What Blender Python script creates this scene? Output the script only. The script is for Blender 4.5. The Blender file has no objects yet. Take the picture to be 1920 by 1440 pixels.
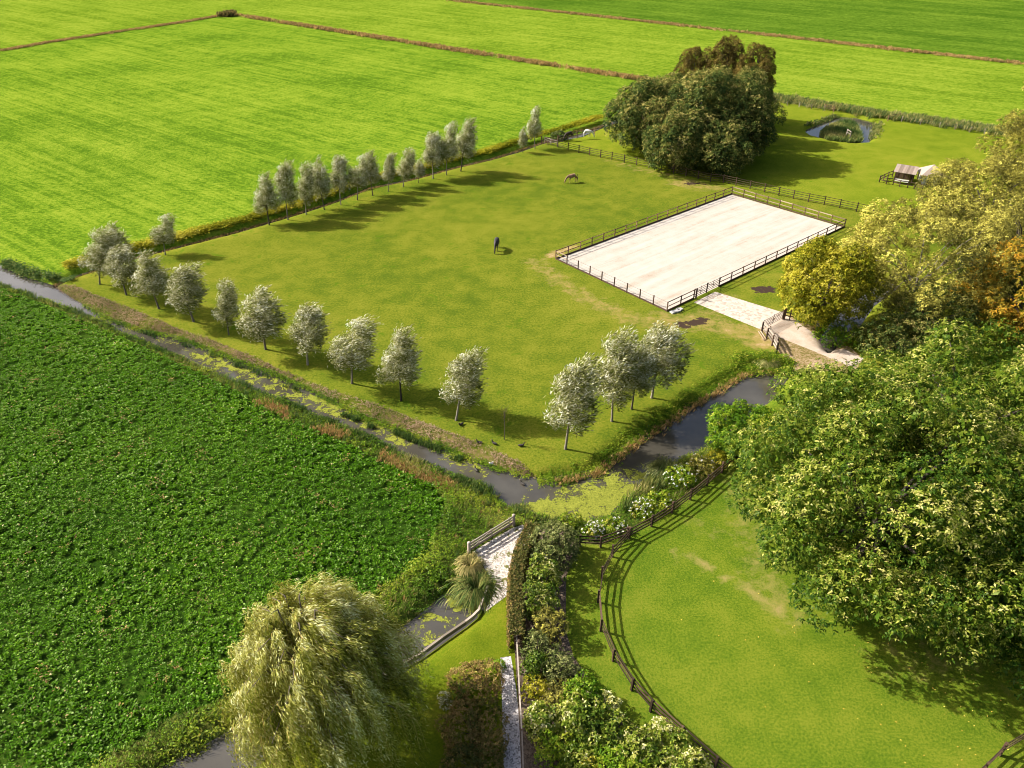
import bpy, bmesh, math, random
import numpy as np
from mathutils import Vector, geometry
R = math.radians
rng = np.random.default_rng(7)
random.seed(7)
scene = bpy.context.scene
COL = scene.collection

# ------------------------------------------------------------------ camera, light, exposure
CAM_H, PITCH, FPX = 43.593, 0.590181, 1420.0
cam = bpy.data.cameras.new('camera'); camo = bpy.data.objects.new('camera', cam); COL.objects.link(camo)
camo.location = (0, 0, CAM_H); camo.rotation_euler = (math.pi/2 - PITCH, 0, 0)
cam.sensor_width = 36; cam.lens = 36*FPX/1920; cam.clip_start = 1; cam.clip_end = 9000
scene.camera = camo
SUN_EL, SUN_AZ = R(37), R(180-18)            # direction towards the sun: math angle in the ground plane
world = bpy.data.worlds.new('World'); scene.world = world; world.use_nodes = True
wn = world.node_tree.nodes; wl = world.node_tree.links
sky = wn.new('ShaderNodeTexSky'); sky.sky_type = 'NISHITA'; sky.sun_disc = False
sky.sun_elevation = SUN_EL; sky.sun_rotation = math.pi/2 - SUN_AZ; sky.dust_density = 5.0
bg = wn['Background']; bg.inputs['Strength'].default_value = 0.10
wl.new(sky.outputs[0], bg.inputs[0])
sun = bpy.data.lights.new('sun', 'SUN'); sun.energy = 5.0; sun.angle = R(0.6); sun.color = (1.0, 0.945, 0.85)
suno = bpy.data.objects.new('sun', sun); COL.objects.link(suno)
sd = Vector((math.cos(SUN_EL)*math.cos(SUN_AZ), math.cos(SUN_EL)*math.sin(SUN_AZ), math.sin(SUN_EL)))
suno.rotation_euler = sd.to_track_quat('Z', 'Y').to_euler(); suno.location = sd*200
scene.view_settings.view_transform = 'Standard'; scene.view_settings.look = 'None'
scene.view_settings.exposure = 1.05; scene.view_settings.gamma = 1
scene.cycles.filter_width = 0.95; scene.cycles.max_bounces = 6; scene.cycles.diffuse_bounces = 3; scene.cycles.glossy_bounces = 2
scene.cycles.transmission_bounces = 3; scene.cycles.transparent_max_bounces = 6

# ------------------------------------------------------------------ survey helpers
CP, SP = math.cos(PITCH), math.sin(PITCH)
def G(px, py, z=0.0):
    """ground point surveyed from the 1920x1440 photograph"""
    u = (px-960)/FPX; v = (720-py)/FPX
    t = (z-CAM_H)/(-SP+v*CP)
    return np.array([u*t, (CP+v*SP)*t, z])
def GL(pts, z=0.0): return np.array([G(a, b, z)[:2] for a, b in pts])
def height_at(base, topy):
    b = G(*base)
    best = 1.0; lo, hi = 0.0, 40.0
    for _ in range(50):
        m = (lo+hi)/2
        f = b[1]*CP-(m-CAM_H)*SP; up = b[1]*SP+(m-CAM_H)*CP
        y = 720-FPX*up/f
        if y > topy: lo = m
        else: hi = m
    return lo
def dist_m(b): return math.sqrt(b[0]**2+b[1]**2+CAM_H**2)
def pxm(b): return dist_m(b)/FPX     # metres per photo pixel at that place

# ------------------------------------------------------------------ object helpers
def set_props(o, label=None, cat=None, group=None, kind=None):
    if label: o['label'] = label
    if cat: o['category'] = cat
    if group: o['group'] = group
    if kind: o['kind'] = kind
    return o
def thing(name, label, cat, loc=(0, 0, 0), group=None, rotz=0):
    o = bpy.data.objects.new(name, None); COL.objects.link(o); o.empty_display_size = .3
    o.location = loc; o.rotation_euler = (0, 0, rotz)
    return set_props(o, label, cat, group)
def link(name, me, mat=None, parent=None, loc=(0, 0, 0)):
    o = bpy.data.objects.new(name, me); COL.objects.link(o); o.location = loc
    if mat is not None and len(me.materials) == 0: me.materials.append(mat)
    if parent is not None: o.parent = parent
    return o
def np_mesh(name, V, F, tint=None, smooth=False):
    V = np.asarray(V, np.float32); F = np.asarray(F, np.int32)
    me = bpy.data.meshes.new(name)
    n, k = F.shape
    me.vertices.add(len(V)); me.vertices.foreach_set('co', V.ravel())
    me.loops.add(n*k); me.loops.foreach_set('vertex_index', F.ravel())
    me.polygons.add(n)
    me.polygons.foreach_set('loop_start', np.arange(0, n*k, k, dtype=np.int32))
    me.polygons.foreach_set('loop_total', np.full(n, k, np.int32))
    if smooth: me.polygons.foreach_set('use_smooth', np.ones(n, bool))
    me.update(calc_edges=True)
    if tint is not None:
        a = me.attributes.new('tint', 'FLOAT', 'POINT'); a.data.foreach_set('value', np.asarray(tint, np.float32))
    return me
def nrm(a): return a/np.maximum(np.linalg.norm(a, axis=-1, keepdims=True), 1e-9)
class LeafBag:
    """collects leaf quads"""
    def __init__(s): s.V = []; s.T = []
    def add(s, P, D, N, L, W, tint, fold=0.12, droop=0.0):
        P = np.asarray(P, float); D = nrm(np.asarray(D, float)); N = np.asarray(N, float)
        S = nrm(np.cross(D, N)); N = np.cross(S, D)
        L = np.broadcast_to(np.asarray(L, float), (len(P),))[:, None]; W = np.broadcast_to(np.asarray(W, float), (len(P),))[:, None]
        mid = P+D*L*.5; f = N*W*fold
        tip = P+D*L-np.array([0, 0, 1])*L*droop
        q = np.stack([P, mid+S*W*.5+f, tip, mid-S*W*.5+f], 1)
        s.V.append(q.reshape(-1, 3)); s.T.append(np.repeat(tint, 4))
    def mesh(s, name):
        V = np.concatenate(s.V); T = np.concatenate(s.T)
        return np_mesh(name, V, np.arange(len(V)).reshape(-1, 4), T)
def rosettes(bag, P, N, k, L, W, tint, spread=0.55, droop=0.15, jit=0.35):
    n = len(P)
    up = np.where(np.abs(N[:, 2:3]) > .9, np.array([[1., 0, 0]]), np.array([[0, 0, 1.]]))
    T1 = nrm(np.cross(N, up)); T2 = np.cross(N, T1)
    a0 = rng.uniform(0, 6.28, n)
    for i in range(k):
        a = a0+6.283*i/k+rng.normal(0, .25, n)
        D = (np.cos(a)[:, None]*T1+np.sin(a)[:, None]*T2)+N*(spread+rng.normal(0, .2, n))[:, None]+rng.normal(0, jit, (n, 3))
        l = L*rng.uniform(.7, 1.25, n)
        bag.add(P+rng.normal(0, L*.15, (n, 3)), D, N+rng.normal(0, .3, (n, 3)), l, l*W/L, tint+rng.normal(0, .10, n), droop=droop)
class Solid:
    def __init__(s): s.V = []; s.F = []
    def tube(s, pts, rad, sides=6):
        pts = np.asarray(pts, float); n = len(pts); rad = np.broadcast_to(rad, (n,))
        o = len(s.V); T = nrm(np.gradient(pts, axis=0))
        ref = np.array([0, 0, 1.]) if abs(T[0][2]) < .9 else np.array([1., 0, 0])
        for p, t, r in zip(pts, T, rad):
            a = nrm(np.cross(t, ref)); b = np.cross(t, a)
            for j in range(sides):
                q = 6.2832*j/sides; s.V.append(p+r*(math.cos(q)*a+math.sin(q)*b))
        for i in range(n-1):
            for j in range(sides):
                k = (j+1) % sides
                s.F.append((o+i*sides+j, o+i*sides+k, o+(i+1)*sides+k, o+(i+1)*sides+j))
        if sides == 4:
            s.F.append((o+3, o+2, o+1, o)); e = o+(n-1)*4; s.F.append((e, e+1, e+2, e+3))
        else:
            c = len(s.V); s.V.append(pts[-1]); e = o+(n-1)*sides
            for j in range(sides): s.F.append((e+j, e+(j+1) % sides, c, c))
    def box(s, c, d, rz=0, bev=0):
        o = len(s.V); ca, sa = math.cos(rz), math.sin(rz)
        for x, y, z in ((-1, -1, -1), (1, -1, -1), (1, 1, -1), (-1, 1, -1), (-1, -1, 1), (1, -1, 1), (1, 1, 1), (-1, 1, 1)):
            X, Y = x*d[0]/2, y*d[1]/2
            s.V.append(np.array([c[0]+X*ca-Y*sa, c[1]+X*sa+Y*ca, c[2]+z*d[2]/2]))
        for f in ((3, 2, 1, 0), (4, 5, 6, 7), (0, 1, 5, 4), (1, 2, 6, 5), (2, 3, 7, 6), (3, 0, 4, 7)): s.F.append(tuple(o+i for i in f))
    def mesh(s, name, smooth=False):
        me = bpy.data.meshes.new(name)
        me.from_pydata([tuple(v) for v in s.V], [], [f if f[2] != f[3] else f[:3] for f in s.F]); me.update()
        if smooth: me.polygons.foreach_set('use_smooth', np.ones(len(me.polygons), bool))
        return me

# ------------------------------------------------------------------ materials
class Mat:
    def __init__(s, name):
        s.m = bpy.data.materials.new(name); s.m.use_nodes = True; s.nt = s.m.node_tree; s.nt.nodes.clear()
        s.out = s.n('ShaderNodeOutputMaterial')
        s.pos = s.n('ShaderNodeNewGeometry').outputs['Position']
    def n(s, t, **kw):
        x = s.nt.nodes.new(t)
        for k, v in kw.items(): setattr(x, k, v)
        return x
    def put(s, sock, v):
        if hasattr(v, 'is_output'): s.nt.links.new(v, sock)
        elif isinstance(v, (tuple, list)) and len(v) == 3 and sock.type == 'RGBA': sock.default_value = (*v, 1)
        else: sock.default_value = v
    def noise(s, scale, detail=3, rough=.55, vec=None, dist=0):
        x = s.n('ShaderNodeTexNoise'); x.inputs['Scale'].default_value = scale; x.inputs['Detail'].default_value = detail
        x.inputs['Roughness'].default_value = rough; x.inputs['Distortion'].default_value = dist
        s.put(x.inputs['Vector'], vec if vec is not None else s.pos); return x.outputs['Fac']
    def voro(s, scale, out='Distance', vec=None):
        x = s.n('ShaderNodeTexVoronoi'); x.inputs['Scale'].default_value = scale
        s.put(x.inputs['Vector'], vec if vec is not None else s.pos); return x.outputs[out]
    def stretch(s, ang, sx, sy):
        a = s.n('ShaderNodeMapping', vector_type='POINT'); a.inputs['Rotation'].default_value = (0, 0, -ang)
        s.put(a.inputs['Vector'], s.pos)
        b = s.n('ShaderNodeMapping'); b.inputs['Scale'].default_value = (sx, sy, 1)
        s.put(b.inputs['Vector'], a.outputs[0]); return b.outputs[0]
    def ramp(s, f, stops):
        x = s.n('ShaderNodeValToRGB'); e = x.color_ramp.elements
        while len(e) < len(stops): e.new(.5)
        for q, (p, c) in zip(e, stops): q.position = p; q.color = (*c, 1) if len(c) == 3 else c
        s.put(x.inputs[0], f); return x.outputs[0]
    def step(s, f, a, b):
        x = s.n('ShaderNodeMapRange', interpolation_type='SMOOTHSTEP'); s.put(x.inputs[0], f)
        x.inputs[1].default_value = a; x.inputs[2].default_value = b; return x.outputs[0]
    def math(s, op, a, b=0.0):
        x = s.n('ShaderNodeMath', operation=op); s.put(x.inputs[0], a); s.put(x.inputs[1], b); return x.outputs[0]
    def mix(s, f, a, b, mode='MIX'):
        x = s.n('ShaderNodeMix', data_type='RGBA', blend_type=mode); s.put(x.inputs[0], f); s.put(x.inputs[6], a); s.put(x.inputs[7], b); return x.outputs[2]
    def attr(s, name):
        x = s.n('ShaderNodeAttribute', attribute_name=name); return x.outputs['Fac']
    def bump(s, h, strength=.5, dist=.05):
        x = s.n('ShaderNodeBump'); x.inputs['Strength'].default_value = strength; x.inputs['Distance'].default_value = dist
        s.put(x.inputs['Height'], h); return x.outputs[0]
    def pbr(s, col, rough=.8, normal=None, spec=.3, metal=0):
        x = s.n('ShaderNodeBsdfPrincipled'); s.put(x.inputs['Base Color'], col); s.put(x.inputs['Roughness'], rough)
        x.inputs['Specular IOR Level'].default_value = spec; x.inputs['Metallic'].default_value = metal
        if normal is not None: s.put(x.inputs['Normal'], normal)
        s.nt.links.new(x.outputs[0], s.out.inputs[0]); return s.m
    def leaf(s, col, trans=.35, gloss=.06, rough=.4, tcol=None):
        d = s.n('ShaderNodeBsdfDiffuse'); t = s.n('ShaderNodeBsdfTranslucent'); g = s.n('ShaderNodeBsdfGlossy')
        s.put(d.inputs[0], col); s.put(t.inputs[0], tcol if tcol is not None else col); g.inputs['Roughness'].default_value = rough
        g.inputs[0].default_value = (.85, .90, .50, 1)
        m1 = s.n('ShaderNodeMixShader'); m1.inputs[0].default_value = trans
        s.nt.links.new(d.outputs[0], m1.inputs[1]); s.nt.links.new(t.outputs[0], m1.inputs[2])
        m2 = s.n('ShaderNodeMixShader'); m2.inputs[0].default_value = gloss
        s.nt.links.new(m1.outputs[0], m2.inputs[1]); s.nt.links.new(g.outputs[0], m2.inputs[2])
        s.nt.links.new(m2.outputs[0], s.out.inputs[0]); return s.m
MT = {}
LEAF_GAIN = 1.5
def leafmat(name, stops, trans=.35, gloss=.06, rough=.4):
    M = Mat(name); stops = [(p, tuple(min(.8, x*LEAF_GAIN) for x in c)) for p, c in stops]
    MT[name] = M.leaf(M.ramp(M.attr('tint'), stops), trans, gloss*.16, rough); return MT[name]
def grassmat(name, dark, mid, light, wear=None, streak=None, fine=4.0, contrast=2.0, patches=None, bdist=.12):
    M = Mat(name)
    big = M.noise(.035, 4, .6); med = M.noise(.35, 4, .6); fin = M.noise(fine, 3, .75); grit = M.noise(fine*3.1, 2, .7)
    f = M.math('ADD', M.math('MULTIPLY', big, .42), M.math('MULTIPLY', med, .35))
    f = M.math('ADD', f, M.math('MULTIPLY', fin, .30*contrast)); f = M.math('ADD', f, M.math('MULTIPLY', grit, .22*contrast))
    f = M.math('SUBTRACT', f, .145+.26*(contrast-1))
    if streak:
        ang, sx, sy, amt = streak
        st = M.noise(1.0, 4, .6, M.stretch(ang, sx, sy)); f = M.math('ADD', f, M.math('MULTIPLY', M.math('SUBTRACT', st, .5), amt))
        s2 = M.noise(1.0, 2, .5, M.stretch(ang, .03, 1.5)); f = M.math('ADD', f, M.math('MULTIPLY', M.math('SUBTRACT', s2, .5), .30))
    col = M.ramp(f, [(.38, dark), (.50, mid), (.63, light)])
    if patches:                                            # scattered tussocks of a darker grass
        pc, lo, hi = patches
        pm = M.step(M.noise(.55, 3, .6, dist=.6), lo, hi); col = M.mix(M.math('MULTIPLY', pm, .75), col, pc)
    if wear:
        w = M.math('ADD', M.attr('wear'), M.math('MULTIPLY', M.math('SUBTRACT', M.noise(.9, 6, .75), .5), 1.6))
        dry, bare = wear
        col = M.mix(M.math('MULTIPLY', M.step(w, .22, .72), .8), col, dry); col = M.mix(M.math('MULTIPLY', M.step(w, .62, 1.0), .85), col, bare)
        mk = M.math('ADD', M.attr('muck'), M.math('MULTIPLY', M.math('SUBTRACT', M.noise(1.5, 6, .75), .5), 1.9))
        col = M.mix(M.step(mk, .55, .75), col, (.045, .03, .022))
    h = M.math('ADD', M.math('MULTIPLY', fin, .6), M.math('MULTIPLY', grit, .4))
    MT[name] = M.pbr(col, .9, M.bump(h, .8, bdist), 0); return MT[name]
def woodmat(name, a, b, c):
    M = Mat(name); tc = M.n('ShaderNodeTexCoord').outputs['Object']
    mp = M.n('ShaderNodeMapping'); mp.inputs['Scale'].default_value = (1.2, 1.2, 1.2); M.put(mp.inputs[0], M.pos)
    oi = M.n('ShaderNodeObjectInfo').outputs['Random']
    f = M.math('ADD', M.math('MULTIPLY', M.noise(6, 4, .7, mp.outputs[0]), .7), M.math('MULTIPLY', M.math('SUBTRACT', oi, .5), .5))
    MT[name] = M.pbr(M.ramp(f, [(.15, a), (.4, b), (.7, c)]), .75, M.bump(M.noise(25, 3), .3, .02), .25); return MT[name]

ROW = math.atan2(*(G(1190, 148)-G(430, 28))[[1, 0]])
grassmat('paddock_grass', (.054, .088, .008), (.106, .130, .011), (.168, .164, .020), wear=((.26, .19, .065), (.36, .25, .15)), patches=((.060, .115, .006), .61, .72))
grassmat('meadow_grass', (.085, .125, .008), (.130, .165, .011), (.178, .188, .018), patches=((.07, .14, .005), .66, .74))
grassmat('lawn_grass', (.046, .092, .007), (.092, .136, .010), (.152, .170, .018), wear=((.22, .19, .055), (.28, .20, .10)), fine=6)
grassmat('garden_grass', (.058, .095, .005), (.105, .135, .008), (.20, .18, .02), fine=7, contrast=1.25)
grassmat('cover_crop', (.055, .112, .007), (.110, .182, .012), (.185, .242, .022), streak=(ROW, .010, .40, .28), fine=1.7, contrast=2.4, bdist=.35)
grassmat('far_crop', (.075, .128, .008), (.118, .182, .013), (.178, .228, .022), streak=(ROW, .006, .20, .35), fine=1.0, contrast=2.2, bdist=.4)
grassmat('far_green', (.036, .080, .006), (.060, .115, .009), (.098, .155, .014), streak=(ROW, .006, .12, .45), fine=.9, contrast=2.0, bdist=.4)
grassmat('verge_ground', (.030, .050, .008), (.06, .085, .012), (.13, .12, .03))
grassmat('brown_bank', (.035, .065, .004), (.085, .095, .012), (.15, .105, .05), fine=3)
grassmat('beet_soil', (.014, .036, .004), (.024, .056, .005), (.045, .070, .010))
grassmat('ditch_bed', (.02, .018, .012), (.04, .032, .02), (.06, .05, .03))
grassmat('soil', (.045, .032, .022), (.10, .075, .055), (.20, .15, .11), fine=6)
def sandmat():
    M = Mat('arena_sand')
    e = (G(1372, 364)-G(1042, 486)); ang = math.atan2(e[1], e[0])
    tr = M.noise(1.0, 4, .6, M.stretch(ang, .06, .9), .4); f = M.noise(.5, 4, .7); g = M.noise(9, 3, .8)
    v = M.math('ADD', M.math('MULTIPLY', tr, .45), M.math('ADD', M.math('MULTIPLY', f, .25), M.math('MULTIPLY', g, .3)))
    col = M.ramp(v, [(.37, (.29, .22, .16)), (.46, (.375, .33, .275)), (.58, (.415, .38, .335))])
    MT['arena_sand'] = M.pbr(col, .95, M.bump(M.math('ADD', g, tr), .6, .06), .1)
sandmat()
def gravelmat(name, cols, sc, grass=None):
    M = Mat(name); v = M.voro(sc, 'Color'); x = M.n('ShaderNodeSeparateColor'); M.put(x.inputs[0], v)
    d = M.voro(sc, 'Distance'); n = M.noise(1.2, 4, .65)
    col = M.ramp(x.outputs[0], [(0, cols[0]), (.35, cols[1]), (1, cols[2])])
    if grass: col = M.mix(M.step(M.math('ADD', n, M.math('MULTIPLY', M.noise(9, 2), .3)), .70, .78), col, grass)
    MT[name] = M.pbr(col, .9, M.bump(M.math('ADD', M.math('MULTIPLY', d, -1.0), n), .8, .03), .2)
gravelmat('shell_gravel', ((.14, .12, .10), (.40, .35, .30), (.52, .48, .44)), 11, (.11, .11, .03))
gravelmat('shell_path', ((.10, .09, .085), (.33, .30, .29), (.48, .45, .44)), 12)
gravelmat('brick_gravel', ((.30, .24, .19), (.40, .34, .28), (.45, .40, .34)), 3.2)
def dirt():
    M = Mat('track_dirt'); f = M.math('ADD', M.math('MULTIPLY', M.noise(.6, 4, .7), .6), M.math('MULTIPLY', M.noise(7, 3, .7), .4))
    MT['track_dirt'] = M.pbr(M.ramp(f, [(.3, (.22, .15, .085)), (.42, (.36, .28, .21)), (.62, (.44, .37, .31))]), .95, M.bump(f, .6, .08), .1)
dirt()
def watermat():
    M = Mat('water'); f = M.noise(.25, 3); b = M.noise(1.3, 3, .6)
    MT['water'] = M.pbr(M.ramp(f, [(.3, (.040, .036, .028)), (.7, (.070, .064, .052))]), .07, M.bump(b, .05, .05), .6)
watermat()
grassmat('dry_dirt', (.07, .08, .012), (.17, .125, .045), (.34, .25, .165), fine=3)
def duckmat():
    M = Mat('duckweed')
    n = M.noise(.9, 6, .72, dist=.8); a = M.attr('tint'); f2 = M.noise(7, 4, .75)
    m = M.math('ADD', M.math('ADD', a, M.math('MULTIPLY', M.math('SUBTRACT', n, .5), 2.6)), M.math('MULTIPLY', M.math('SUBTRACT', f2, .5), 1.1))
    col = M.ramp(M.math('ADD', M.math('MULTIPLY', f2, .6), M.math('MULTIPLY', n, .4)), [(.34, (.035, .04, .012)), (.46, (.13, .145, .022)), (.64, (.235, .25, .040))])
    d = M.n('ShaderNodeBsdfDiffuse'); M.put(d.inputs[0], col); t = M.n('ShaderNodeBsdfTransparent'); mx = M.n('ShaderNodeMixShader')
    M.put(mx.inputs[0], M.step(m, .58, .74)); M.nt.links.new(t.outputs[0], mx.inputs[1]); M.nt.links.new(d.outputs[0], mx.inputs[2])
    M.nt.links.new(mx.outputs[0], M.out.inputs[0]); MT['duckweed'] = M.m
duckmat()
woodmat('dark_wood', (.030, .018, .012), (.065, .038, .024), (.12, .075, .05))
woodmat('pale_wood', (.16, .11, .07), (.30, .22, .15), (.42, .33, .24))
woodmat('brown_wood', (.06, .032, .018), (.14, .08, .045), (.24, .15, .09))
woodmat('grey_wood', (.16, .13, .10), (.30, .25, .20), (.44, .38, .31))
woodmat('bark', (.035, .028, .02), (.09, .07, .05), (.17, .14, .10))
woodmat('grey_bark', (.10, .085, .065), (.20, .17, .13), (.32, .28, .22))
woodmat('willow_twig', (.16, .11, .03), (.30, .21, .05), (.42, .32, .10))
woodmat('white_paint', (.55, .53, .5), (.7, .68, .65), (.8, .78, .75))
woodmat('thatch', (.16, .12, .09), (.26, .20, .16), (.36, .29, .24))
woodmat('wire', (.12, .10, .09), (.2, .18, .16), (.3, .27, .25))

leafmat('silver_leaf', [(0, (.028, .036, .006)), (.35, (.085, .095, .020)), (.60, (.18, .18, .065)), (.80, (.38, .36, .24)), (1, (.60, .56, .45))], .30, .05)
leafmat('chestnut_leaf', [(0, (.012, .034, .004)), (.35, (.036, .074, .006)), (.58, (.085, .118, .009)), (.80, (.19, .205, .030)), (1, (.37, .34, .11))], .35, .07)  # cream end of the ramp paints sunlit highlights into the leaf colour
leafmat('cluster_leaf', [(0, (.018, .035, .010)), (.4, (.042, .066, .014)), (.65, (.095, .105, .022)), (.85, (.20, .18, .045)), (1, (.28, .24, .08))], .3, .05)
leafmat('bronze_leaf', [(0, (.026, .020, .007)), (.5, (.075, .056, .014)), (1, (.16, .118, .026))], .3, .04)
leafmat('yellow_leaf', [(0, (.040, .055, .004)), (.35, (.11, .12, .006)), (.65, (.23, .21, .012)), (1, (.38, .33, .05))], .4, .05)
leafmat('olive_leaf', [(0, (.05, .05, .014)), (.4, (.12, .11, .024)), (.7, (.22, .20, .035)), (1, (.46, .42, .09))], .35, .05)
leafmat('orange_leaf', [(0, (.035, .045, .006)), (.35, (.10, .095, .010)), (.6, (.20, .15, .016)), (.8, (.32, .20, .02)), (1, (.42, .20, .02))], .4, .05)
leafmat('dark_leaf', [(0, (.014, .028, .006)), (.5, (.040, .058, .012)), (.8, (.085, .098, .026)), (1, (.17, .175, .06))], .25, .10, .35)
leafmat('weeping_leaf', [(0, (.032, .042, .004)), (.35, (.10, .112, .010)), (.62, (.215, .215, .035)), (.85, (.40, .385, .13)), (1, (.58, .55, .30))], .35, .06)
leafmat('beet_leaf', [(0, (.012, .042, .001)), (.4, (.036, .105, .002)), (.7, (.080, .175, .004)), (.93, (.17, .24, .02)), (.97, (.22, .17, .07)), (1, (.30, .22, .10))], .35, .10, .38)
leafmat('weed_leaf', [(0, (.025, .06, .004)), (.35, (.075, .135, .007)), (.7, (.16, .19, .015)), (1, (.28, .25, .04))], .35, .06)
leafmat('dry_leaf', [(0, (.05, .045, .015)), (.4, (.15, .11, .04)), (.7, (.28, .17, .06)), (1, (.40, .27, .12))], .3, .03)
leafmat('pink_leaf', [(0, (.06, .045, .025)), (.4, (.15, .10, .065)), (.7, (.25, .165, .12)), (1, (.33, .25, .17))], .25, .03)
leafmat('reed_leaf', [(0, (.02, .05, .010)), (.4, (.055, .09, .022)), (.7, (.15, .155, .04)), (1, (.30, .25, .10))], .3, .06)
leafmat('brown_shrub_leaf', [(0, (.025, .03, .008)), (.35, (.06, .065, .014)), (.6, (.13, .095, .03)), (.85, (.20, .12, .045)), (1, (.24, .20, .05))], .3, .05)
leafmat('glossy_leaf', [(0, (.018, .040, .004)), (.4, (.048, .085, .007)), (.7, (.12, .15, .014)), (.9, (.27, .26, .06)), (1, (.45, .42, .22))], .3, .12, .35)
leafmat('flower_white', [(0, (.30, .28, .22)), (.5, (.55, .52, .46)), (1, (.75, .72, .68))], .3, .02)
leafmat('lime_leaf', [(0, (.03, .08, .004)), (.4, (.085, .16, .008)), (.75, (.19, .235, .015)), (1, (.34, .33, .05))], .4, .07)
leafmat('fallen_leaf', [(0, (.30, .18, .03)), (1, (.55, .42, .08))], .2, .03)
def hidemat(name, a, b):
    M = Mat(name); MT[name] = M.pbr(M.ramp(M.noise(3, 4), [(.35, a), (.65, b)]), .6, None, .3)
hidemat('black_coat', (.018, .015, .016), (.035, .028, .028)); hidemat('tan_coat', (.17, .085, .045), (.30, .18, .10))
hidemat('dark_bay_coat', (.03, .02, .016), (.06, .038, .03)); hidemat('white_coat', (.50, .48, .46), (.72, .70, .68))
hidemat('dark_hair', (.02, .015, .012), (.04, .03, .025)); hidemat('pale_hair', (.3, .25, .2), (.5, .45, .4))
hidemat('duck_dark', (.02, .018, .015), (.05, .04, .03)); hidemat('duck_white', (.6, .6, .58), (.8, .8, .78)); hidemat('duck_bill', (.4, .2, .03), (.5, .25, .04))
hidemat('stone', (.3, .29, .28), (.5, .48, .46)); hidemat('bin_green', (.02, .10, .09), (.03, .14, .12))

# ------------------------------------------------------------------ the ground: one triangulation split into regions
WZ = -0.55
NORTH0 = [(0, 500), (45, 522), (95, 537), (140, 566), (200, 598), (260, 620), (330, 632), (390, 655), (440, 675), (515, 702), (560, 722), (612, 747), (675, 780), (735, 803), (780, 818), (822, 835), (864, 854), (922, 877), (974, 892), (1012, 899), (1064, 892), (1116, 880), (1148, 858), (1187, 825), (1219, 802), (1277, 767), (1329, 731), (1393, 696), (1412, 686), (1440, 690), (1478, 690)]
SOUTH0 = [(1482, 700), (1450, 745), (1400, 785), (1350, 820), (1309, 843), (1264, 863), (1229, 886), (1177, 925), (1145, 961), (1090, 973), (1030, 972), (990, 961), (960, 948), (935, 934), (909, 904), (860, 884), (819, 872), (780, 856), (740, 834), (650, 793), (575, 763), (500, 733), (460, 713), (400, 690), (350, 668), (300, 648), (250, 628), (190, 596), (130, 573), (60, 548), (0, 527)]
NORTH = [(x, y-(4 if x < 950 else 2 if x < 1120 else 6 if x < 1400 else 0)) for x, y in NORTH0]
SOUTH = [(x, y+(6 if x < 880 else 2 if x < 1120 else 0)) for x, y in SOUTH0]
BACK_N = [(98, 528), (140, 510), (250, 476), (310, 461), (440, 428), (565, 391), (627, 371), (690, 346), (765, 331), (850, 308), (915, 293), (975, 276), (1010, 263), (1045, 256), (1090, 246), (1132, 228), (1250, 190), (1320, 168)]
BACK_S = [(x, y+5) for x, y in BACK_N[::-1]]
def ext(p, q, t): return (p[0]+(q[0]-p[0])*t, p[1]+(q[1]-p[1])*t)
W_MAIN = np.vstack([GL([(-60, 470)], 0), GL(NORTH, WZ*.8), GL(SOUTH, WZ*.8), GL([(-60, 498)], 0)])
W_BACK = np.vstack([GL(BACK_N), GL(BACK_S)])
W_POND = GL([(1568, 217), (1542, 227), (1515, 238), (1512, 243), (1524, 251), (1542, 256), (1566, 262), (1602, 265), (1628, 264), (1636, 255), (1642, 226), (1607, 217), (1580, 215)])
W_SW = GL([(848, 1094), (834, 1104), (813, 1123), (771, 1157), (700, 1205), (560, 1290), (440, 1356), (380, 1390), (320, 1420), (270, 1450), (200, 1500), (300, 1540), (400, 1475), (500, 1408), (640, 1318), (760, 1239), (786, 1226), (873, 1164), (894, 1147), (900, 1128), (905, 1105), (880, 1090)])
W_EAST = GL([(1555, 655), (1600, 622), (1640, 566), (1690, 530), (1660, 520), (1620, 545), (1580, 580), (1556, 605), (1540, 630)])
WATERS = [W_MAIN, W_BACK, W_POND, W_SW, W_EAST]
BANKTOP = [(96, 530), (140, 536), (175, 552), (250, 580), (325, 612), (400, 638), (475, 667), (508, 682), (617, 728), (725, 766), (833, 807), (915, 838), (974, 866), (1008, 890)]
R_BANK = np.vstack([GL(BANKTOP), GL([(1012, 899)] + NORTH[17:2:-1], WZ*.8)])
BEET_E = [(-60, 520), (0, 540), (100, 576), (225, 632), (325, 676), (420, 722), (500, 766), (610, 814), (725, 871), (775, 893), (815, 915), (835, 945), (822, 985), (800, 1040), (740, 1090), (690, 1125), (560, 1225), (397, 1318), (330, 1340), (255, 1390), (203, 1421), (140, 1470), (40, 1540)]
R_BEET = np.vstack([GL(BEET_E), [[-34, 15], [-90, 15], [-120, 85]]])
ARENA = GL([(1042, 486), (1372, 364), (1582.7, 426), (1250.3, 584)])
ac = ARENA.mean(0); R_ARENA = ac+(ARENA-ac)*.992
R_BRICK = GL([(1301, 567), (1341, 547), (1475, 588), (1450, 606), (1427, 618)])
R_TRACK = GL([(1472, 590), (1548, 638), (1620, 672), (1600, 690), (1530, 660), (1450, 628), (1430, 618), (1450, 606)])
R_DIRT = GL([(1472, 590), (1500, 600), (1580, 640), (1620, 672), (1600, 700), (1510, 692), (1488, 690), (1462, 662), (1430, 618), (1450, 628), (1530, 660)])
R_SHELL = GL([(960, 990), (980, 984), (996, 1000), (972, 1048), (957, 1078), (949, 1118), (912, 1142), (903, 1136), (910, 1110), (918, 1085), (905, 1058), (893, 1042), (884, 1036), (922, 1012)])
R_PATH = GL([(938, 1233), (958, 1230), (969, 1300), (973, 1345), (977, 1440), (979, 1500), (946, 1500), (944, 1440), (941, 1310)])
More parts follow.
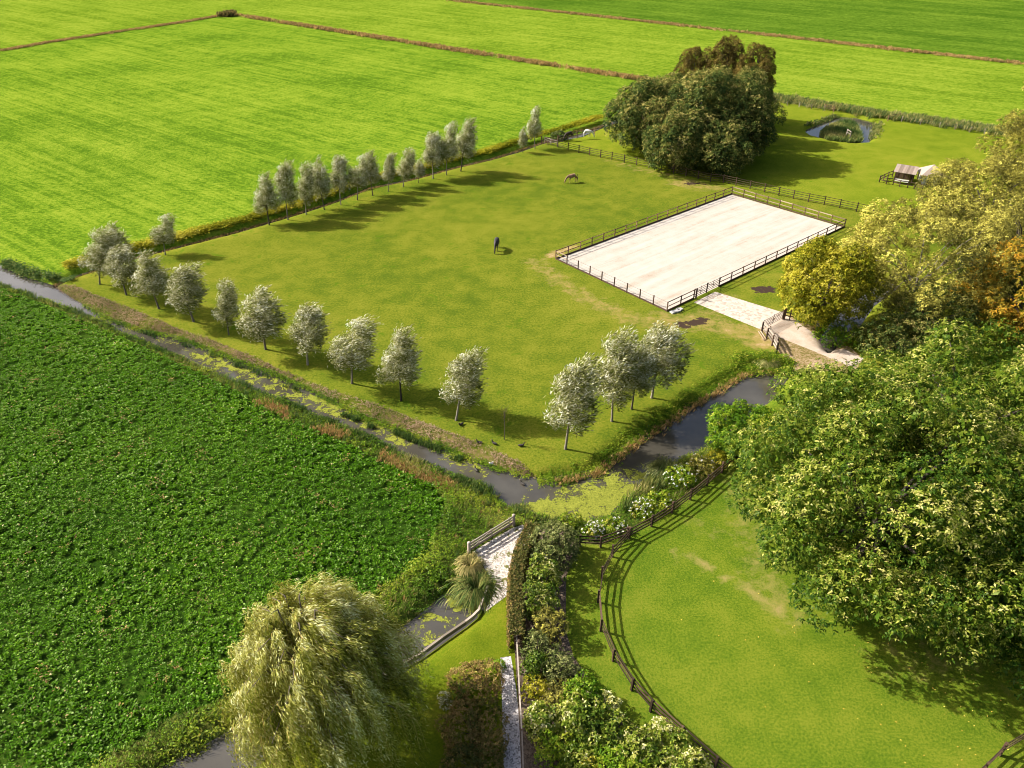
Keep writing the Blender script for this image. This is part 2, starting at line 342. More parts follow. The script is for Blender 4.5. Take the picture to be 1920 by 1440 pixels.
R_BED = GL([(985, 1040), (1010, 985), (1060, 985), (1085, 1020), (1062, 1080), (1060, 1180), (1075, 1230), (1130, 1310), (1220, 1385), (1300, 1440), (1330, 1500), (982, 1500), (976, 1430), (970, 1290), (962, 1180), (962, 1110)])
R_GARD = GL([(760, 1239), (786, 1226), (873, 1164), (898, 1143), (915, 1143), (949, 1118), (962, 1180), (970, 1290), (977, 1440), (980, 1560), (400, 1560), (500, 1408), (640, 1318)])
R_LAWN = np.vstack([GL([(1482, 700), (1400, 790), (1375, 868), (1325, 905), (1260, 955), (1179, 1006), (1126, 1022), (1060, 1020), (1062, 1080), (1060, 1180), (1075, 1230), (1130, 1310), (1220, 1385), (1300, 1440), (1330, 1500)]), [[14, 12], [80, 12], [80, 75]], GL([(1650, 690)])])
R_PAD = np.vstack([GL(BACK_S[4:]), GL(BANKTOP[1:]), GL([(1012, 899)] + NORTH[20:], WZ*.8), GL([(1490, 690), (1650, 690), (1800, 640), (1900, 460), (1640, 398), (1300, 336), (1160, 302), (1022, 268)])])
NL0, NL1 = G(430, 28)[:2], G(1870, 245)[:2]
nl = lambda t: NL0+(NL1-NL0)*t
R_MEAD = np.vstack([GL([(1022, 268), (1160, 302), (1300, 336), (1640, 398), (1900, 460), (1800, 640), (1650, 690)]), [[100, 60], [140, 90]], [nl(1.25), nl(.62)], GL(BACK_S[:4])])
R_CROP = np.vstack([GL(BACK_N), [nl(.62), nl(0)], GL([(200, 62), (0, 97), (-300, 150)]), [[-300, 170], [-130, 88]], GL([(-60, 470), (0, 500), (45, 522)])])
f0, f1 = G(840, 1)[:2], G(1920, 119)[:2]
R_FARG = np.array([f0+(f0-f1)*3, f1+(f1-f0)*1.5, [1500, 2600], [-1500, 2600]])

def inside(P, poly):
    x, y = P[:, 0], P[:, 1]; c = np.zeros(len(P), bool); n = len(poly)
    for i in range(n):
        a, b = poly[i], poly[(i+1) % n]
        k = ((a[1] > y) != (b[1] > y)) & (x < (b[0]-a[0])*(y-a[1])/((b[1]-a[1]) or 1e-9)+a[0]); c ^= k
    return c
def segdist(P, line, closed=False):
    d = np.full(len(P), 1e9); n = len(line)
    for i in range(n if closed else n-1):
        a, b = np.asarray(line[i]), np.asarray(line[(i+1) % n]); ab = b-a
        t = np.clip(((P-a)@ab)/max(ab@ab, 1e-9), 0, 1); d = np.minimum(d, np.linalg.norm(P-a-t[:, None]*ab, axis=1))
    return d
def water_sd(P):
    s = np.full(len(P), 1e9)
    for w in WATERS:
        d = segdist(P, w, True); d[inside(P, w)] *= -1; s = np.minimum(s, d)
    return s
def ground_z(P):
    s = water_sd(P); z = np.where(s > 0, (WZ-.09)*np.clip(1-s/1.1, 0, 1)**1.5, WZ-.09-np.clip(-s, 0, .9)*.7)
    inner = np.zeros(len(P), bool)
    for poly in (R_ARENA, R_SHELL, R_PATH): inner |= inside(P, poly)
    return z
REG = [('ditch_bed', W_MAIN, 'ditch_bed'), ('ditch_bed', W_BACK, 'ditch_bed'), ('ditch_bed', W_POND, 'ditch_bed'), ('ditch_bed', W_SW, 'ditch_bed'), ('ditch_bed', W_EAST, 'ditch_bed'),
       ('riding_arena', R_ARENA, 'arena_sand'), ('brick_path', R_BRICK, 'brick_gravel'), ('dirt_track', R_TRACK, 'track_dirt'), ('dirt_patch', R_DIRT, 'dry_dirt'), ('shell_yard', R_SHELL, 'shell_gravel'), ('shell_path', R_PATH, 'shell_path'),
       ('planting_bed', R_BED, 'soil'), ('garden_lawn', R_GARD, 'garden_grass'), ('field_bank', R_BANK, 'brown_bank'), ('lawn', R_LAWN, 'lawn_grass'), ('paddock', R_PAD, 'paddock_grass'), ('meadow', R_MEAD, 'meadow_grass'),
       ('beet_field', R_BEET, 'beet_soil'), ('crop_field', R_CROP, 'cover_crop'), ('far_field', R_FARG, 'far_green'), ('verge', None, 'verge_ground'), ('ground', None, 'far_crop')]
def build_ground():
    V = []; Ed = []
    for name, poly, m in REG:
        if poly is None: continue
        o = len(V); n = len(poly); pts = []
        for i in range(n):
            a, b = poly[i], poly[(i+1) % n]; L = np.linalg.norm(b-a)
            k = int(min(max(1, L/1.2), 24)) if min(a[1], b[1]) < 260 else 1
            for j in range(k): pts.append(a+(b-a)*j/k)
        o = len(V); V += [tuple(p) for p in pts]; Ed += [(o+i, o+(i+1) % len(pts)) for i in range(len(pts))]
    def grid(x0, x1, y0, y1, s): 
        X, Y = np.meshgrid(np.arange(x0, x1, s), np.arange(y0, y1, s)); P = np.stack([X.ravel(), Y.ravel()], 1); return P+rng.uniform(-.15, .15, P.shape)*s
    P = np.vstack([grid(-95, 75, 14, 150, 2.5), grid(-5, 40, 45, 115, 1.0)])
    sdist = water_sd(P); near = grid(-90, 60, 14, 150, .6); sn = water_sd(near)
    P = np.vstack([P, near[(sn < 1.3) & (sn > -1.2)], grid(-400, 400, 150, 420, 25), grid(14, 30, 24, 52, 1.0)])
    plo, phi = W_POND.min(0)-3, W_POND.max(0)+3; Q = grid(plo[0], phi[0], plo[1], phi[1], .8); P = np.vstack([P, Q[water_sd(Q) < 2.5]])
    P = np.vstack([P, [[-4000, -200], [4000, -200], [4000, 5000], [-4000, 5000]]])
    V += [tuple(p) for p in P]
    v, e, f, _, _, _ = geometry.delaunay_2d_cdt([Vector(p) for p in V], Ed, [], 0, 1e-4)
    v = np.array([tuple(p) for p in v]); f = np.array([t for t in f if len(t) == 3])
    c = v[f].mean(1); z = ground_z(v)
    wear = np.zeros(len(v)); muck = np.zeros(len(v))
    for line, r, s in (([(1000, 492), (1015, 500), (1060, 535), (1130, 575), (1190, 600), (1260, 610), (1330, 590)], 2.0, .44), ([(1240, 600), (1330, 605), (1430, 635)], 2.6, .52), ([(1360, 553), (1440, 600), (1480, 590)], 1.4, .45),
                       ([(1030, 480), (1080, 462)], .9, .8), ([(1300, 340), (1180, 312), (1150, 304)], 2.0, .40), ([(1380, 900), (1400, 960), (1440, 1090), (1480, 1150)], 2.2, .40), ([(1235, 1012), (1300, 1050), (1420, 1110), (1460, 1150)], .5, .75),
                       ([(1290, 960), (1340, 1000), (1390, 1010)], 2.5, .25), ([(1700, 1230), (1900, 1240)], 3., .35), ([(1275, 345), (1340, 352)], 2.0, .6), ([(1430, 640), (1470, 600), (1520, 620)], 2.5, .7)):
        wear = np.maximum(wear, s*np.clip(1.4-segdist(v, GL(line))/r, 0, 1))
    for line, r in (([(1422, 543), (1442, 543)], .8), ([(1277, 610), (1318, 601)], .7), ([(1292, 344), (1310, 346)], .7)):
        muck = np.maximum(muck, np.clip(1.5-segdist(v, GL(line))/r/1.3, 0, 1))
    done = np.zeros(len(f), bool)
    groups = {}
    for name, poly, m in REG:
        if poly is not None: k = inside(c, poly)
        elif name == 'verge': k = (c[:, 1] < 125) & (c[:, 0] > -100) & (c[:, 0] < 90) & (c[:, 1] > 10)
        else: k = np.ones(len(f), bool)
        k &= ~done; done |= k
        groups.setdefault((name, m), []).append(f[k])
    for (name, m), fs in groups.items():
        fs = np.concatenate(fs)
        if len(fs) == 0: continue
        ids, inv = np.unique(fs, return_inverse=True)
        me = np_mesh(name, np.column_stack([v[ids], z[ids]]), inv.reshape(-1, 3), None, True)
        for an, av in (('wear', wear), ('muck', muck)):
            a = me.attributes.new(an, 'FLOAT', 'POINT'); a.data.foreach_set('value', av[ids].astype(np.float32))
        set_props(link(name, me, MT[m]), kind='structure')
build_ground()
def poly_sheet(name, poly, z, mat):
    me = bpy.data.meshes.new(name); bm = bmesh.new()
    bm.faces.new([bm.verts.new((p[0], p[1], z)) for p in poly]); bmesh.ops.triangulate(bm, faces=bm.faces[:]); bmesh.ops.recalc_face_normals(bm, faces=bm.faces[:])
    if bm.faces and sum(fc.normal.z for fc in bm.faces) < 0: bmesh.ops.reverse_faces(bm, faces=bm.faces[:])
    bm.to_mesh(me); bm.free(); return set_props(link(name, me, MT[mat]), kind='structure')
def grow(poly, d):
    n = len(poly); out = []
    A = sum(poly[i][0]*poly[(i+1) % n][1]-poly[(i+1) % n][0]*poly[i][1] for i in range(n)); sg = 1 if A > 0 else -1
    for i in range(n):
        t = poly[(i+1) % n]-poly[i-1]; t = t/np.linalg.norm(t); out.append(poly[i]+sg*d*np.array([t[1], -t[0]]))
    return np.array(out)
for w, g in ((W_MAIN, .35), (W_BACK, .15), (W_POND, .3), (W_SW, .3), (W_EAST, .3)): poly_sheet('water', grow(w, g), WZ, 'water')
def duckweed(label, spots, wpoly):
    """spots: (px line, radius m, density)"""
    lo, hi = wpoly.min(0), wpoly.max(0); s = .3
    X, Y = np.meshgrid(np.arange(lo[0], hi[0], s), np.arange(lo[1], hi[1], s)); n0, n1 = X.shape
    P = np.stack([X.ravel(), Y.ravel()], 1); ins = inside(P, grow(wpoly, .3))
    t = np.full(len(P), -.6)
    for line, r, dn in spots: t = np.maximum(t, dn-.9*np.clip(segdist(P, GL(line, WZ))/r-.55, 0, 2))
    keep = ins & (t > -.35)
    idx = np.arange(n0*n1).reshape(n0, n1)
    F = np.stack([idx[:-1, :-1], idx[:-1, 1:], idx[1:, 1:], idx[1:, :-1]], -1).reshape(-1, 4); F = F[keep[F].all(1)]
    ids, inv = np.unique(F, return_inverse=True)
    me = np_mesh('duckweed', np.column_stack([P[ids], np.full(len(ids), WZ+.012)]), inv.reshape(-1, 4), t[ids])
    set_props(link('duckweed', me, MT['duckweed']), label, 'duckweed', kind='stuff')
duckweed('yellow green duckweed mats floating along the ditch and canal bend', [([(195, 598), (240, 622)], .9, .40), ([(300, 636), (350, 655), (400, 664)], .8, .50), ([(360, 655), (440, 695), (500, 715), (560, 745)], 1.5, .66), ([(560, 745), (620, 765), (700, 795), (760, 825)], 1.3, .72), ([(780, 815), (860, 860), (900, 885)], .9, .72), ([(820, 850), (900, 896)], .8, .55),
    ([(985, 930), (1000, 900)], .25, .62), ([(1010, 965), (1060, 955), (1120, 945), (1160, 920)], 2.0, .95), ([(1060, 930), (1110, 915)], 1.6, .75), ([(1120, 890), (1160, 895), (1220, 880)], 1.3, .62), ([(940, 955), (985, 965)], .7, .7)], W_MAIN)
duckweed('small duckweed patches floating on the pond beside the plank edging', [([(845, 1120), (858, 1140)], .45, .85), ([(812, 1152), (830, 1160)], .4, .85), ([(880, 1125), (897, 1142)], .6, .95), ([(780, 1180), (805, 1192)], .7, .52), ([(845, 1165), (873, 1158)], .6, .6), ([(812, 1135), (798, 1158)], .6, .62), ([(800, 1205), (850, 1172)], .4, .6), ([(330, 1425), (380, 1410)], 1.0, .52), ([(848, 1100), (860, 1105)], .4, .8)], W_SW)

# ------------------------------------------------------------------ scatter helpers
def scatter(poly, dens, avoid=(), noise=0):
    lo, hi = poly.min(0), poly.max(0); n = int((hi-lo).prod()*dens)
    P = rng.uniform(lo, hi, (n, 2)); P = P[inside(P, poly)]
    for a in avoid: P = P[~inside(P, a)]
    return P
def along(line_px, width, n, side=0, z=0):
    L = GL(line_px, z); seg = np.linalg.norm(np.diff(L, axis=0), axis=1); cum = np.concatenate([[0], np.cumsum(seg)])
    t = rng.uniform(0, cum[-1], n); i = np.clip(np.searchsorted(cum, t)-1, 0, len(seg)-1); u = ((t-cum[i])/seg[i])[:, None]
    p = L[i]*(1-u)+L[i+1]*u; tn = nrm(L[i+1]-L[i]); nn = np.stack([-tn[:, 1], tn[:, 0]], 1)
    return p+nn*(side+rng.normal(0, width/2, n))[:, None]
def z_on(P): return np.maximum(ground_z(P), WZ)
def clumpnoise(P, s):
    return .5+.25*(np.sin(P[:, 0]*s+1.3*np.sin(P[:, 1]*s*.7))+np.sin(P[:, 1]*s*1.13+1.7*np.cos(P[:, 0]*s*.61)))
def blades(bag, P, z, h, w, tint, k=5, lean=.45, wind=(.25, .05)):
    n = len(P); B = np.column_stack([P, z])
    for i in range(k):
        a = rng.uniform(0, 6.28, n); ln = rng.uniform(.1, 1, n)*lean
        D = np.column_stack([np.cos(a)*ln+wind[0], np.sin(a)*ln+wind[1], np.ones(n)])
        hh = h*rng.uniform(.6, 1.2, n); N = np.column_stack([np.cos(a), np.sin(a), np.full(n, .35)])
        bag.add(B+np.column_stack([rng.normal(0, w*1.2, (n, 2)), np.zeros(n)]), D, N, hh, w*rng.uniform(.7, 1.3, n), tint+rng.normal(0, .14, n), droop=.12)
def weeds(bag, P, z, h, L, tint, k=8):
    n = len(P); L = np.broadcast_to(np.asarray(L, float), (n,))
    for i in range(k):
        a = rng.uniform(0, 6.28, n); e = rng.uniform(.1, .9, n)
        D = np.column_stack([np.cos(a), np.sin(a), e-.2]); N = np.column_stack([-np.cos(a)*.4, -np.sin(a)*.4, np.ones(n)])
        b = np.column_stack([P+rng.normal(0, .6, (n, 2))*L[:, None], z+h*rng.uniform(.1, 1, n)])
        l = L*rng.uniform(.6, 1.3, n); bag.add(b, D, N+rng.normal(0, .35, (n, 3)), l, l*.5, tint+rng.normal(0, .14, n), droop=.2)
def stuff(name, bag, mat, label, cat): set_props(link(name, bag.mesh(name), MT[mat]), label, cat, kind='stuff')

# ------------------------------------------------------------------ sugar beet field
def beet():
    view = GL([(-80, 515), (900, 900), (900, 1100), (200, 1500), (-200, 1500)])
    P = scatter(R_BEET, 11); P = P[inside(P, grow(view, 1.0))]
    rd = nrm(G(59, 1150)[:2]-G(0, 1178)[:2]); rn = np.array([-rd[1], rd[0]]); q = P@rn; a_ = P@rd
    P = rd*a_[:, None]+rn*(np.round(q/.5)*.5+rng.normal(0, .07, len(q)))[:, None]; P = P[inside(P, R_BEET)]
    n = len(P); bag = LeafBag(); tone = clumpnoise(P, .22)*.16+clumpnoise(P, 1.1)*.14+.30
    size = .8+.45*clumpnoise(P+7, .5)
    hz = .10+.16*rng.random(n)
    for i in range(12):
        a = rng.uniform(0, 6.28, n); e = rng.uniform(.15, 1.1, n)
        D = np.column_stack([np.cos(a), np.sin(a), e]); N = np.column_stack([-np.cos(a)*e, -np.sin(a)*e, np.ones(n)])+rng.normal(0, .35, (n, 3))
        l = .175*size*rng.uniform(.7, 1.25, n); t = tone+rng.normal(0, .13, n); t = np.where(t > .93, .8, t)
        old = rng.random(n) < .012; t = np.where(old, .98, t)
        bag.add(np.column_stack([P, hz])+np.column_stack([np.cos(a)*.07+rng.normal(0, .04, n), np.sin(a)*.07+rng.normal(0, .04, n), rng.normal(0, .03, n)]), D, N, l, l*.62, t, fold=.2, droop=.28)
    stuff('beet_leaves', bag, 'beet_leaf', 'glossy dark green sugar beet leaves filling the field at left', 'crop leaves')
    bag = LeafBag(); Q = P[(clumpnoise(P+3, .9)+rng.random(n)*1.2) > 1.93]
    weeds(bag, Q, np.full(len(Q), .25), .25, .16, rng.uniform(.1, .6, len(Q)), 5)
    stuff('dry_weeds', bag, 'dry_leaf', 'scattered dry brown weeds among the beet leaves', 'weeds')
beet()

# ------------------------------------------------------------------ verges, banks, reeds
def verges():
    vh = lambda P, k: .18+.75*clumpnoise(P+k, .75)**2*(.5+.5*clumpnoise(P-k, 1.9))
    V1 = np.vstack([GL(BEET_E[:11]), GL([(880, 905)]), GL(SOUTH[::-1][:18][::-1], WZ*.8)])
    V2 = GL([(815, 915), (909, 904), (960, 948), (990, 961), (1030, 974), (1000, 985), (960, 985), (885, 1036), (870, 1060), (848, 1094), (771, 1157), (690, 1205), (640, 1190), (690, 1125), (740, 1090), (800, 1040), (822, 985), (835, 945)])
    V3 = GL([(690, 1125), (560, 1225), (397, 1318), (330, 1340), (255, 1390), (203, 1421), (140, 1470), (200, 1500), (270, 1452), (380, 1392), (560, 1292), (700, 1207)])
    V4 = GL([(1000, 985), (1090, 973), (1145, 963), (1177, 927), (1229, 888), (1264, 865), (1309, 845), (1350, 822), (1375, 850), (1375, 868), (1325, 905), (1260, 955), (1179, 1004), (1126, 1020), (1085, 1015), (1050, 990)])
    g = LeafBag(); w = LeafBag()
    for poly, dg, dw in ((V1, 10, 8), (V2, 5, 16), (V3, 8, 12), (V4, 5, 9)):
        P = scatter(poly, dg); blades(g, P, z_on(P), .3+vh(P, 4), .035, .15+.75*clumpnoise(P, .5), 6)
        P = scatter(poly, dw); weeds(w, P, z_on(P), vh(P, 0)*1.3, .12+.10*clumpnoise(P+1, .9), .03+.60*clumpnoise(P+11, .8), 9)
    P = along([(150, 568), (200, 596), (260, 616), (330, 630), (390, 653), (440, 673), (515, 700), (560, 720), (612, 745), (675, 778), (735, 801), (822, 833), (864, 852), (922, 874), (990, 892)], .45, 1500, .35); weeds(w, P, z_on(P), .3, .17, .05+.6*clumpnoise(P, 1.1), 7)
    stuff('verge_grass', g, 'reed_leaf', 'rough green grass growing along the ditch verges', 'grass')
    stuff('verge_weeds', w, 'weed_leaf', 'leafy green weeds crowding the verges of beet field and ditch', 'weeds')
    # dry strip along the edge of the beet
    b = LeafBag(); P = along([(455, 735), (500, 760), (610, 808), (725, 862), (790, 893), (850, 915)], .7, 1500); k = clumpnoise(P, .5) > .42; P = P[k]
    blades(b, P, z_on(P), .55, .04, rng.uniform(.45, .9, len(P)), 7)
    P = np.vstack([scatter(V2, .7), scatter(V3, .5)]); P = P[clumpnoise(P+5, .8) > .55]; blades(b, P, z_on(P), .6, .04, rng.uniform(.3, .8, len(P)), 7)
    stuff('dry_grass', b, 'dry_leaf', 'orange brown dry grass strip between beet field and ditch', 'grass')
    # dark sedge along the waterlines
    s = LeafBag()
    for ln, wd, n in (([(520, 742), (590, 775), (650, 800), (740, 840), (830, 884), (905, 925)], .6, 900), ([(0, 530), (60, 552), (130, 578), (190, 602), (250, 632), (300, 653), (350, 675)], .5, 600), ([(260, 616), (330, 636), (440, 678), (515, 706), (560, 728)], .35, 260), ([(735, 803), (820, 836), (864, 856)], .4, 300), ([(640, 770), (700, 795)], .3, 120)):
        P = along(ln, wd, n); P = P[clumpnoise(P, 1.3) > .38]; blades(s, P, z_on(P), .55, .05, rng.uniform(.05, .45, len(P)), 7, .35)
    P = along([(5, 490), (50, 510), (95, 520), (140, 524)], .8, 420); weeds(s, P, z_on(P), .5, .25, rng.uniform(.05, .5, len(P)), 9)
    P = along([(960, 945), (1000, 975), (1060, 985)], .6, 220); blades(s, P, z_on(P), .7, .05, rng.uniform(.2, .7, len(P)), 8)
    stuff('sedge', s, 'reed_leaf', 'dark green sedge standing at the ditch waterline', 'sedge')
    # pinkish bank under the willows
    p = LeafBag(); P = scatter(R_BANK, 34); P = P[clumpnoise(P, .9)+rng.random(len(P))*.5 > .45]
    weeds(p, P, z_on(P), .22, .13, .2+.5*clumpnoise(P+2, .7), 5)
    stuff('bank_plants', p, 'pink_leaf', 'pinkish brown seeding plants covering the paddock bank below the willows', 'plants')
    # canal bank on the paddock side
    c = LeafBag(); P = along([(1010, 895), (1064, 888), (1116, 874), (1148, 850), (1187, 817), (1219, 795), (1277, 760), (1329, 724), (1393, 690), (1412, 680)], .9, 1500); weeds(c, P, z_on(P)-.05, .30, .17, .1+.5*clumpnoise(P, .9), 8)
    P = along([(1240, 785), (1277, 757), (1329, 722), (1393, 686)], .6, 800, .35); weeds(c, P, z_on(P), .40, .18, rng.uniform(.2, .7, len(P)), 9)
    P = along([(1390, 690), (1415, 672), (1440, 680), (1485, 690)], 1.6, 750); weeds(c, P, z_on(P), .5, .25, rng.uniform(.1, .75, len(P)), 8)
    stuff('canal_bank_plants', c, 'weed_leaf', 'bushy green plants along the paddock bank of the wide canal', 'plants')
    c = LeafBag(); P = along([(1040, 897), (1116, 884), (1187, 830), (1240, 795), (1300, 757), (1390, 700), (1420, 690), (1470, 694)], .5, 520); blades(c, P, z_on(P), .5, .05, rng.uniform(.3, .95, len(P)), 7)
    stuff('bank_edge_grass', c, 'dry_leaf', 'brownish grass hanging over the canal waterline', 'grass')
    # hedge-like growth on the far side of the back ditch
    h = LeafBag(); P = along([(125, 505), (250, 471), (310, 456), (440, 423), (565, 386), (627, 366), (690, 341), (765, 326), (850, 303), (915, 288), (1010, 258), (1045, 250), (1132, 222)], 1.0, 3800, .6)
    weeds(h, P, np.maximum(z_on(P), -.1), .75, .34, .30+.5*clumpnoise(P, .35), 8)
    stuff('ditch_growth', h, 'yellow_leaf', 'yellow green bushy growth lining the narrow ditch behind the willow row', 'plants')
    h = LeafBag(); P = along([(98, 530), (250, 480), (440, 430), (627, 374), (765, 334), (915, 296), (1010, 266), (1132, 232)], .5, 1700)
    blades(h, P, z_on(P), .35, .07, rng.uniform(.0, .6, len(P)), 5)
    stuff('ditch_grass', h, 'dry_leaf', 'brown grass hanging in the narrow ditch behind the willow row', 'grass')
    # far reed lines
    for pts, wd, n, h0, lab in (([(430, 27), (800, 86), (1000, 118), (1190, 148), (1330, 170)], 1.7, 3600, 1.0, 'brown reeds lining the straight ditch across the far field'),
                            ([(0, 96), (90, 80), (200, 63), (330, 44), (430, 27)], 1.3, 2000, .6, 'thin brown grass line along the ditch at upper left'),
                            ([(840, 1), (1000, 18), (1200, 40), (1500, 73), (1920, 121)], 1.8, 3000, .8, 'dark brown grass line along the furthest ditch at upper right')):
        f = LeafBag(); P = along(pts, wd, n); P = P[clumpnoise(P, .25)+rng.random(len(P))*.4 > .35]
        blades(f, P, np.zeros(len(P)), h0, .22, rng.uniform(.25, .85, len(P)), 5, .5)
        stuff('far_reeds', f, 'dry_leaf', lab, 'reeds')
    f = LeafBag(); P = along([(430, 27), (424, 32)], 2.5, 160); blades(f, P, np.zeros(len(P)), 2.0, .4, rng.uniform(0, .4, len(P)), 6, .4)
    stuff('corner_reeds', f, 'dry_leaf', 'taller brown reed clump at the far corner of the bright field', 'reeds')
    f = LeafBag(); P = along([(1440, 184), (1560, 203), (1650, 218), (1760, 232), (1870, 248), (1960, 262)], 2.6, 2600); blades(f, P, np.zeros(len(P)), 1.3, .14, rng.uniform(.1, .95, len(P)), 6, .4)
    P = along([(1645, 228), (1643, 245), (1637, 258)], 1.0, 160); blades(f, P, z_on(P), .6, .12, rng.uniform(.3, .9, len(P)), 6, .4)
    P = along([(1508, 236), (1545, 224), (1570, 215)], .8, 160); blades(f, P, z_on(P), .5, .12, rng.uniform(.2, .8, len(P)), 6, .4)
    stuff('ditch_reeds', f, 'reed_leaf', 'grey green reeds along the ditch behind the small pond', 'reeds')
    f = LeafBag()
    P = scatter(GL([(1536, 250), (1548, 240), (1572, 229), (1594, 227), (1606, 240), (1616, 264), (1590, 268), (1548, 262)]), 9); blades(f, P, np.full(len(P), WZ), 1.5, .13, .2+.6*clumpnoise(P, .7), 8, .4)
    stuff('island_reeds', f, 'reed_leaf', 'clump of tall reeds growing in the middle of the small pond', 'reeds')
    # iris and reeds by the curved fence
    f = LeafBag(); P = scatter(GL([(1155, 945), (1190, 905), (1260, 870), (1270, 890), (1225, 930), (1165, 965)]), 9); blades(f, P, z_on(P), 1.15, .07, .25+.6*clumpnoise(P, 1.3), 8, .6)
    stuff('iris_leaves', f, 'reed_leaf', 'long arching iris leaves beside the duckweed at the canal bend', 'reeds')
    f = LeafBag(); P = scatter(R_LAWN, .6); c = G(1780, 1290)[:2]; P = P[np.exp(-((P-c)**2).sum(1)/90) > rng.random(len(P))]; n = len(P)
    f.add(np.column_stack([P, np.full(n, .03)]), np.column_stack([rng.normal(0, 1, (n, 2)), np.full(n, .05)]), np.tile([0, 0, 1.], (n, 1))+rng.normal(0, .2, (n, 3)), .12, .08, rng.random(n))
    stuff('fallen_leaves', f, 'fallen_leaf', 'yellow fallen leaves scattered on the lawn below the big trees', 'leaves')
verges()

# ------------------------------------------------------------------ crowns
def lobes_dome(n, rx, ry, z0, z1, lr, seed, shape=.5, lean=(0, 0)):
    """lobe centres spread over a dome"""
    g = np.random.default_rng(seed); C = []; zc = z0+(z1-z0)*shape
    i = np.arange(n)+.5; ph = np.arccos(1-2*i/n); th = math.pi*(1+5**.5)*i
    d = np.column_stack([np.cos(th)*np.sin(ph), np.sin(th)*np.sin(ph), np.cos(ph)])+g.normal(0, .10, (n, 3))
    r = lr*g.uniform(.7, 1.25, n); k = g.uniform(.80, 1.03, n)
    up = np.where(d[:, 2] > 0, z1-zc, zc-z0)
    C = np.column_stack([d[:, 0]*rx*k, d[:, 1]*ry*k, zc+d[:, 2]*up*k])
    fr = (C[:, 2:3]-z0)/(z1-z0); C[:, :2] += fr*np.array([lean])
    return C, r
def shell_points(C, r, dens, seed, keep=.72, low=-.6):
    g = np.random.default_rng(seed); P = []; N = []; Lb = []
    for i in range(len(C)):
        n = max(4, int(dens*4*math.pi*r[i]**2*.6)); d = nrm(g.normal(0, 1, (n, 3))); d = d[d[:, 2] > low]
        q = C[i]+d*r[i]*g.uniform(.72, 1.08, (len(d), 1))
        P.append(q); N.append(d); Lb.append(np.full(len(d), i))
    P = np.vstack(P); N = np.vstack(N); Lb = np.concatenate(Lb)
    ok = np.ones(len(P), bool)
    for i in range(len(C)):
        ok &= (np.linalg.norm(P-C[i], axis=1) > keep*r[i]) | (Lb == i)
    return P[ok], N[ok], Lb[ok]
def limbs(C, r, base_r, z_fork, seed, n=9, lean=(0, 0), sides=6, twig=0.25):
    g = np.random.default_rng(seed); s = Solid(); top = np.array([lean[0]*.5, lean[1]*.5, max(C[:, 2].mean(), z_fork+.3)])
    a = np.array([0, 0, -.2]); f = np.array([lean[0]*.12, lean[1]*.12, z_fork])
    s.tube([a, a*.3+np.array([.02, 0, z_fork*.3]), f, (f+top)/2+g.normal(0, .1, 3), top], [base_r*1.35, base_r, base_r*.8, base_r*.5, base_r*.2], sides)
    for i in g.permutation(len(C))[:n]:
        u = g.uniform(0, .6); st = f*(1-u)+top*u; e = C[i]; m = (st+e)/2+np.array([0, 0, .12*np.linalg.norm(e-st)])
        s.tube([st, m, e], [base_r*.42, base_r*.26, base_r*.08], max(4, sides-1) if sides > 4 else 5)
    return s
PROT = {}
def willow_proto(i):
    """unit tree: 1 high, crown about .62 wide, blown towards +x"""
    g = np.random.default_rng(100+i); H = 6.0; W = 1.75
    C, r = lobes_dome(24, W*.70, W*.70, 1.7+.4*g.random(), H-.3, .58, 100+i, .38)
    fr = np.clip((C[:, 2]-2)/(H-2), 0, 1); C[:, :2] *= (1.25-.80*fr**1.3)[:, None]; C[:, :2] += g.normal(0, .16, (len(C), 2)); r *= g.uniform(.6, 1.3, len(C)); C[:, 0] += .75*fr-.15; C[:, 1] += .2*fr
    P, N, Lb = shell_points(C, r, 23, i, .40, -1)
    bag = LeafBag(); n = len(P); tl = g.normal(0, .10, len(C))
    wind = np.array([.75, .18, .30])
    for k in range(4):
        D = N*.45+wind+g.normal(0, .40, (n, 3)); lf = .30*g.uniform(.6, 1.3, n)
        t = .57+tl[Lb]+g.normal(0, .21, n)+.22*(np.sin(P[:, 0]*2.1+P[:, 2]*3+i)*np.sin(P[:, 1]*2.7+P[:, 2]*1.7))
        t += .16*np.clip(-N@np.array([.8, -.2, -.5]), -1, 1)  # paler tint on the sun-facing side, sunlight put into the leaf colour
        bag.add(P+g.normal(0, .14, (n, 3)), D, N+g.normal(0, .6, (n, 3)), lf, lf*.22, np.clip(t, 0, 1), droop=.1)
    q = rng.choice(n, 420); up = np.maximum(0, N[q, 2])+.25*(P[q, 0] > 0)      # wisps blown out of the crown
    for k in range(5):
        Q = P[q]+(wind*np.array([.9, .9, 1.1])+N[q]*.25)*(.17*k); t = np.clip(.62+g.normal(0, .14, len(q)), 0, 1)
        bag.add(Q+g.normal(0, .03, Q.shape), np.tile(wind, (len(q), 1))+N[q]*.3+g.normal(0, .25, Q.shape), N[q]+g.normal(0, .6, Q.shape), .30, .06, t, droop=.05)
    s = limbs(C, r, .095, 1.7, 50+i, 9, (.35, .1), 6)
    return bag.mesh('crown'), s.mesh('trunk', True), H, W*2
WILL = [willow_proto(i) for i in range(6)]
ORD = ['first', 'second', 'third', 'fourth', 'fifth', 'sixth', 'seventh', 'eighth', 'ninth', 'tenth', 'eleventh', 'twelfth', 'thirteenth']
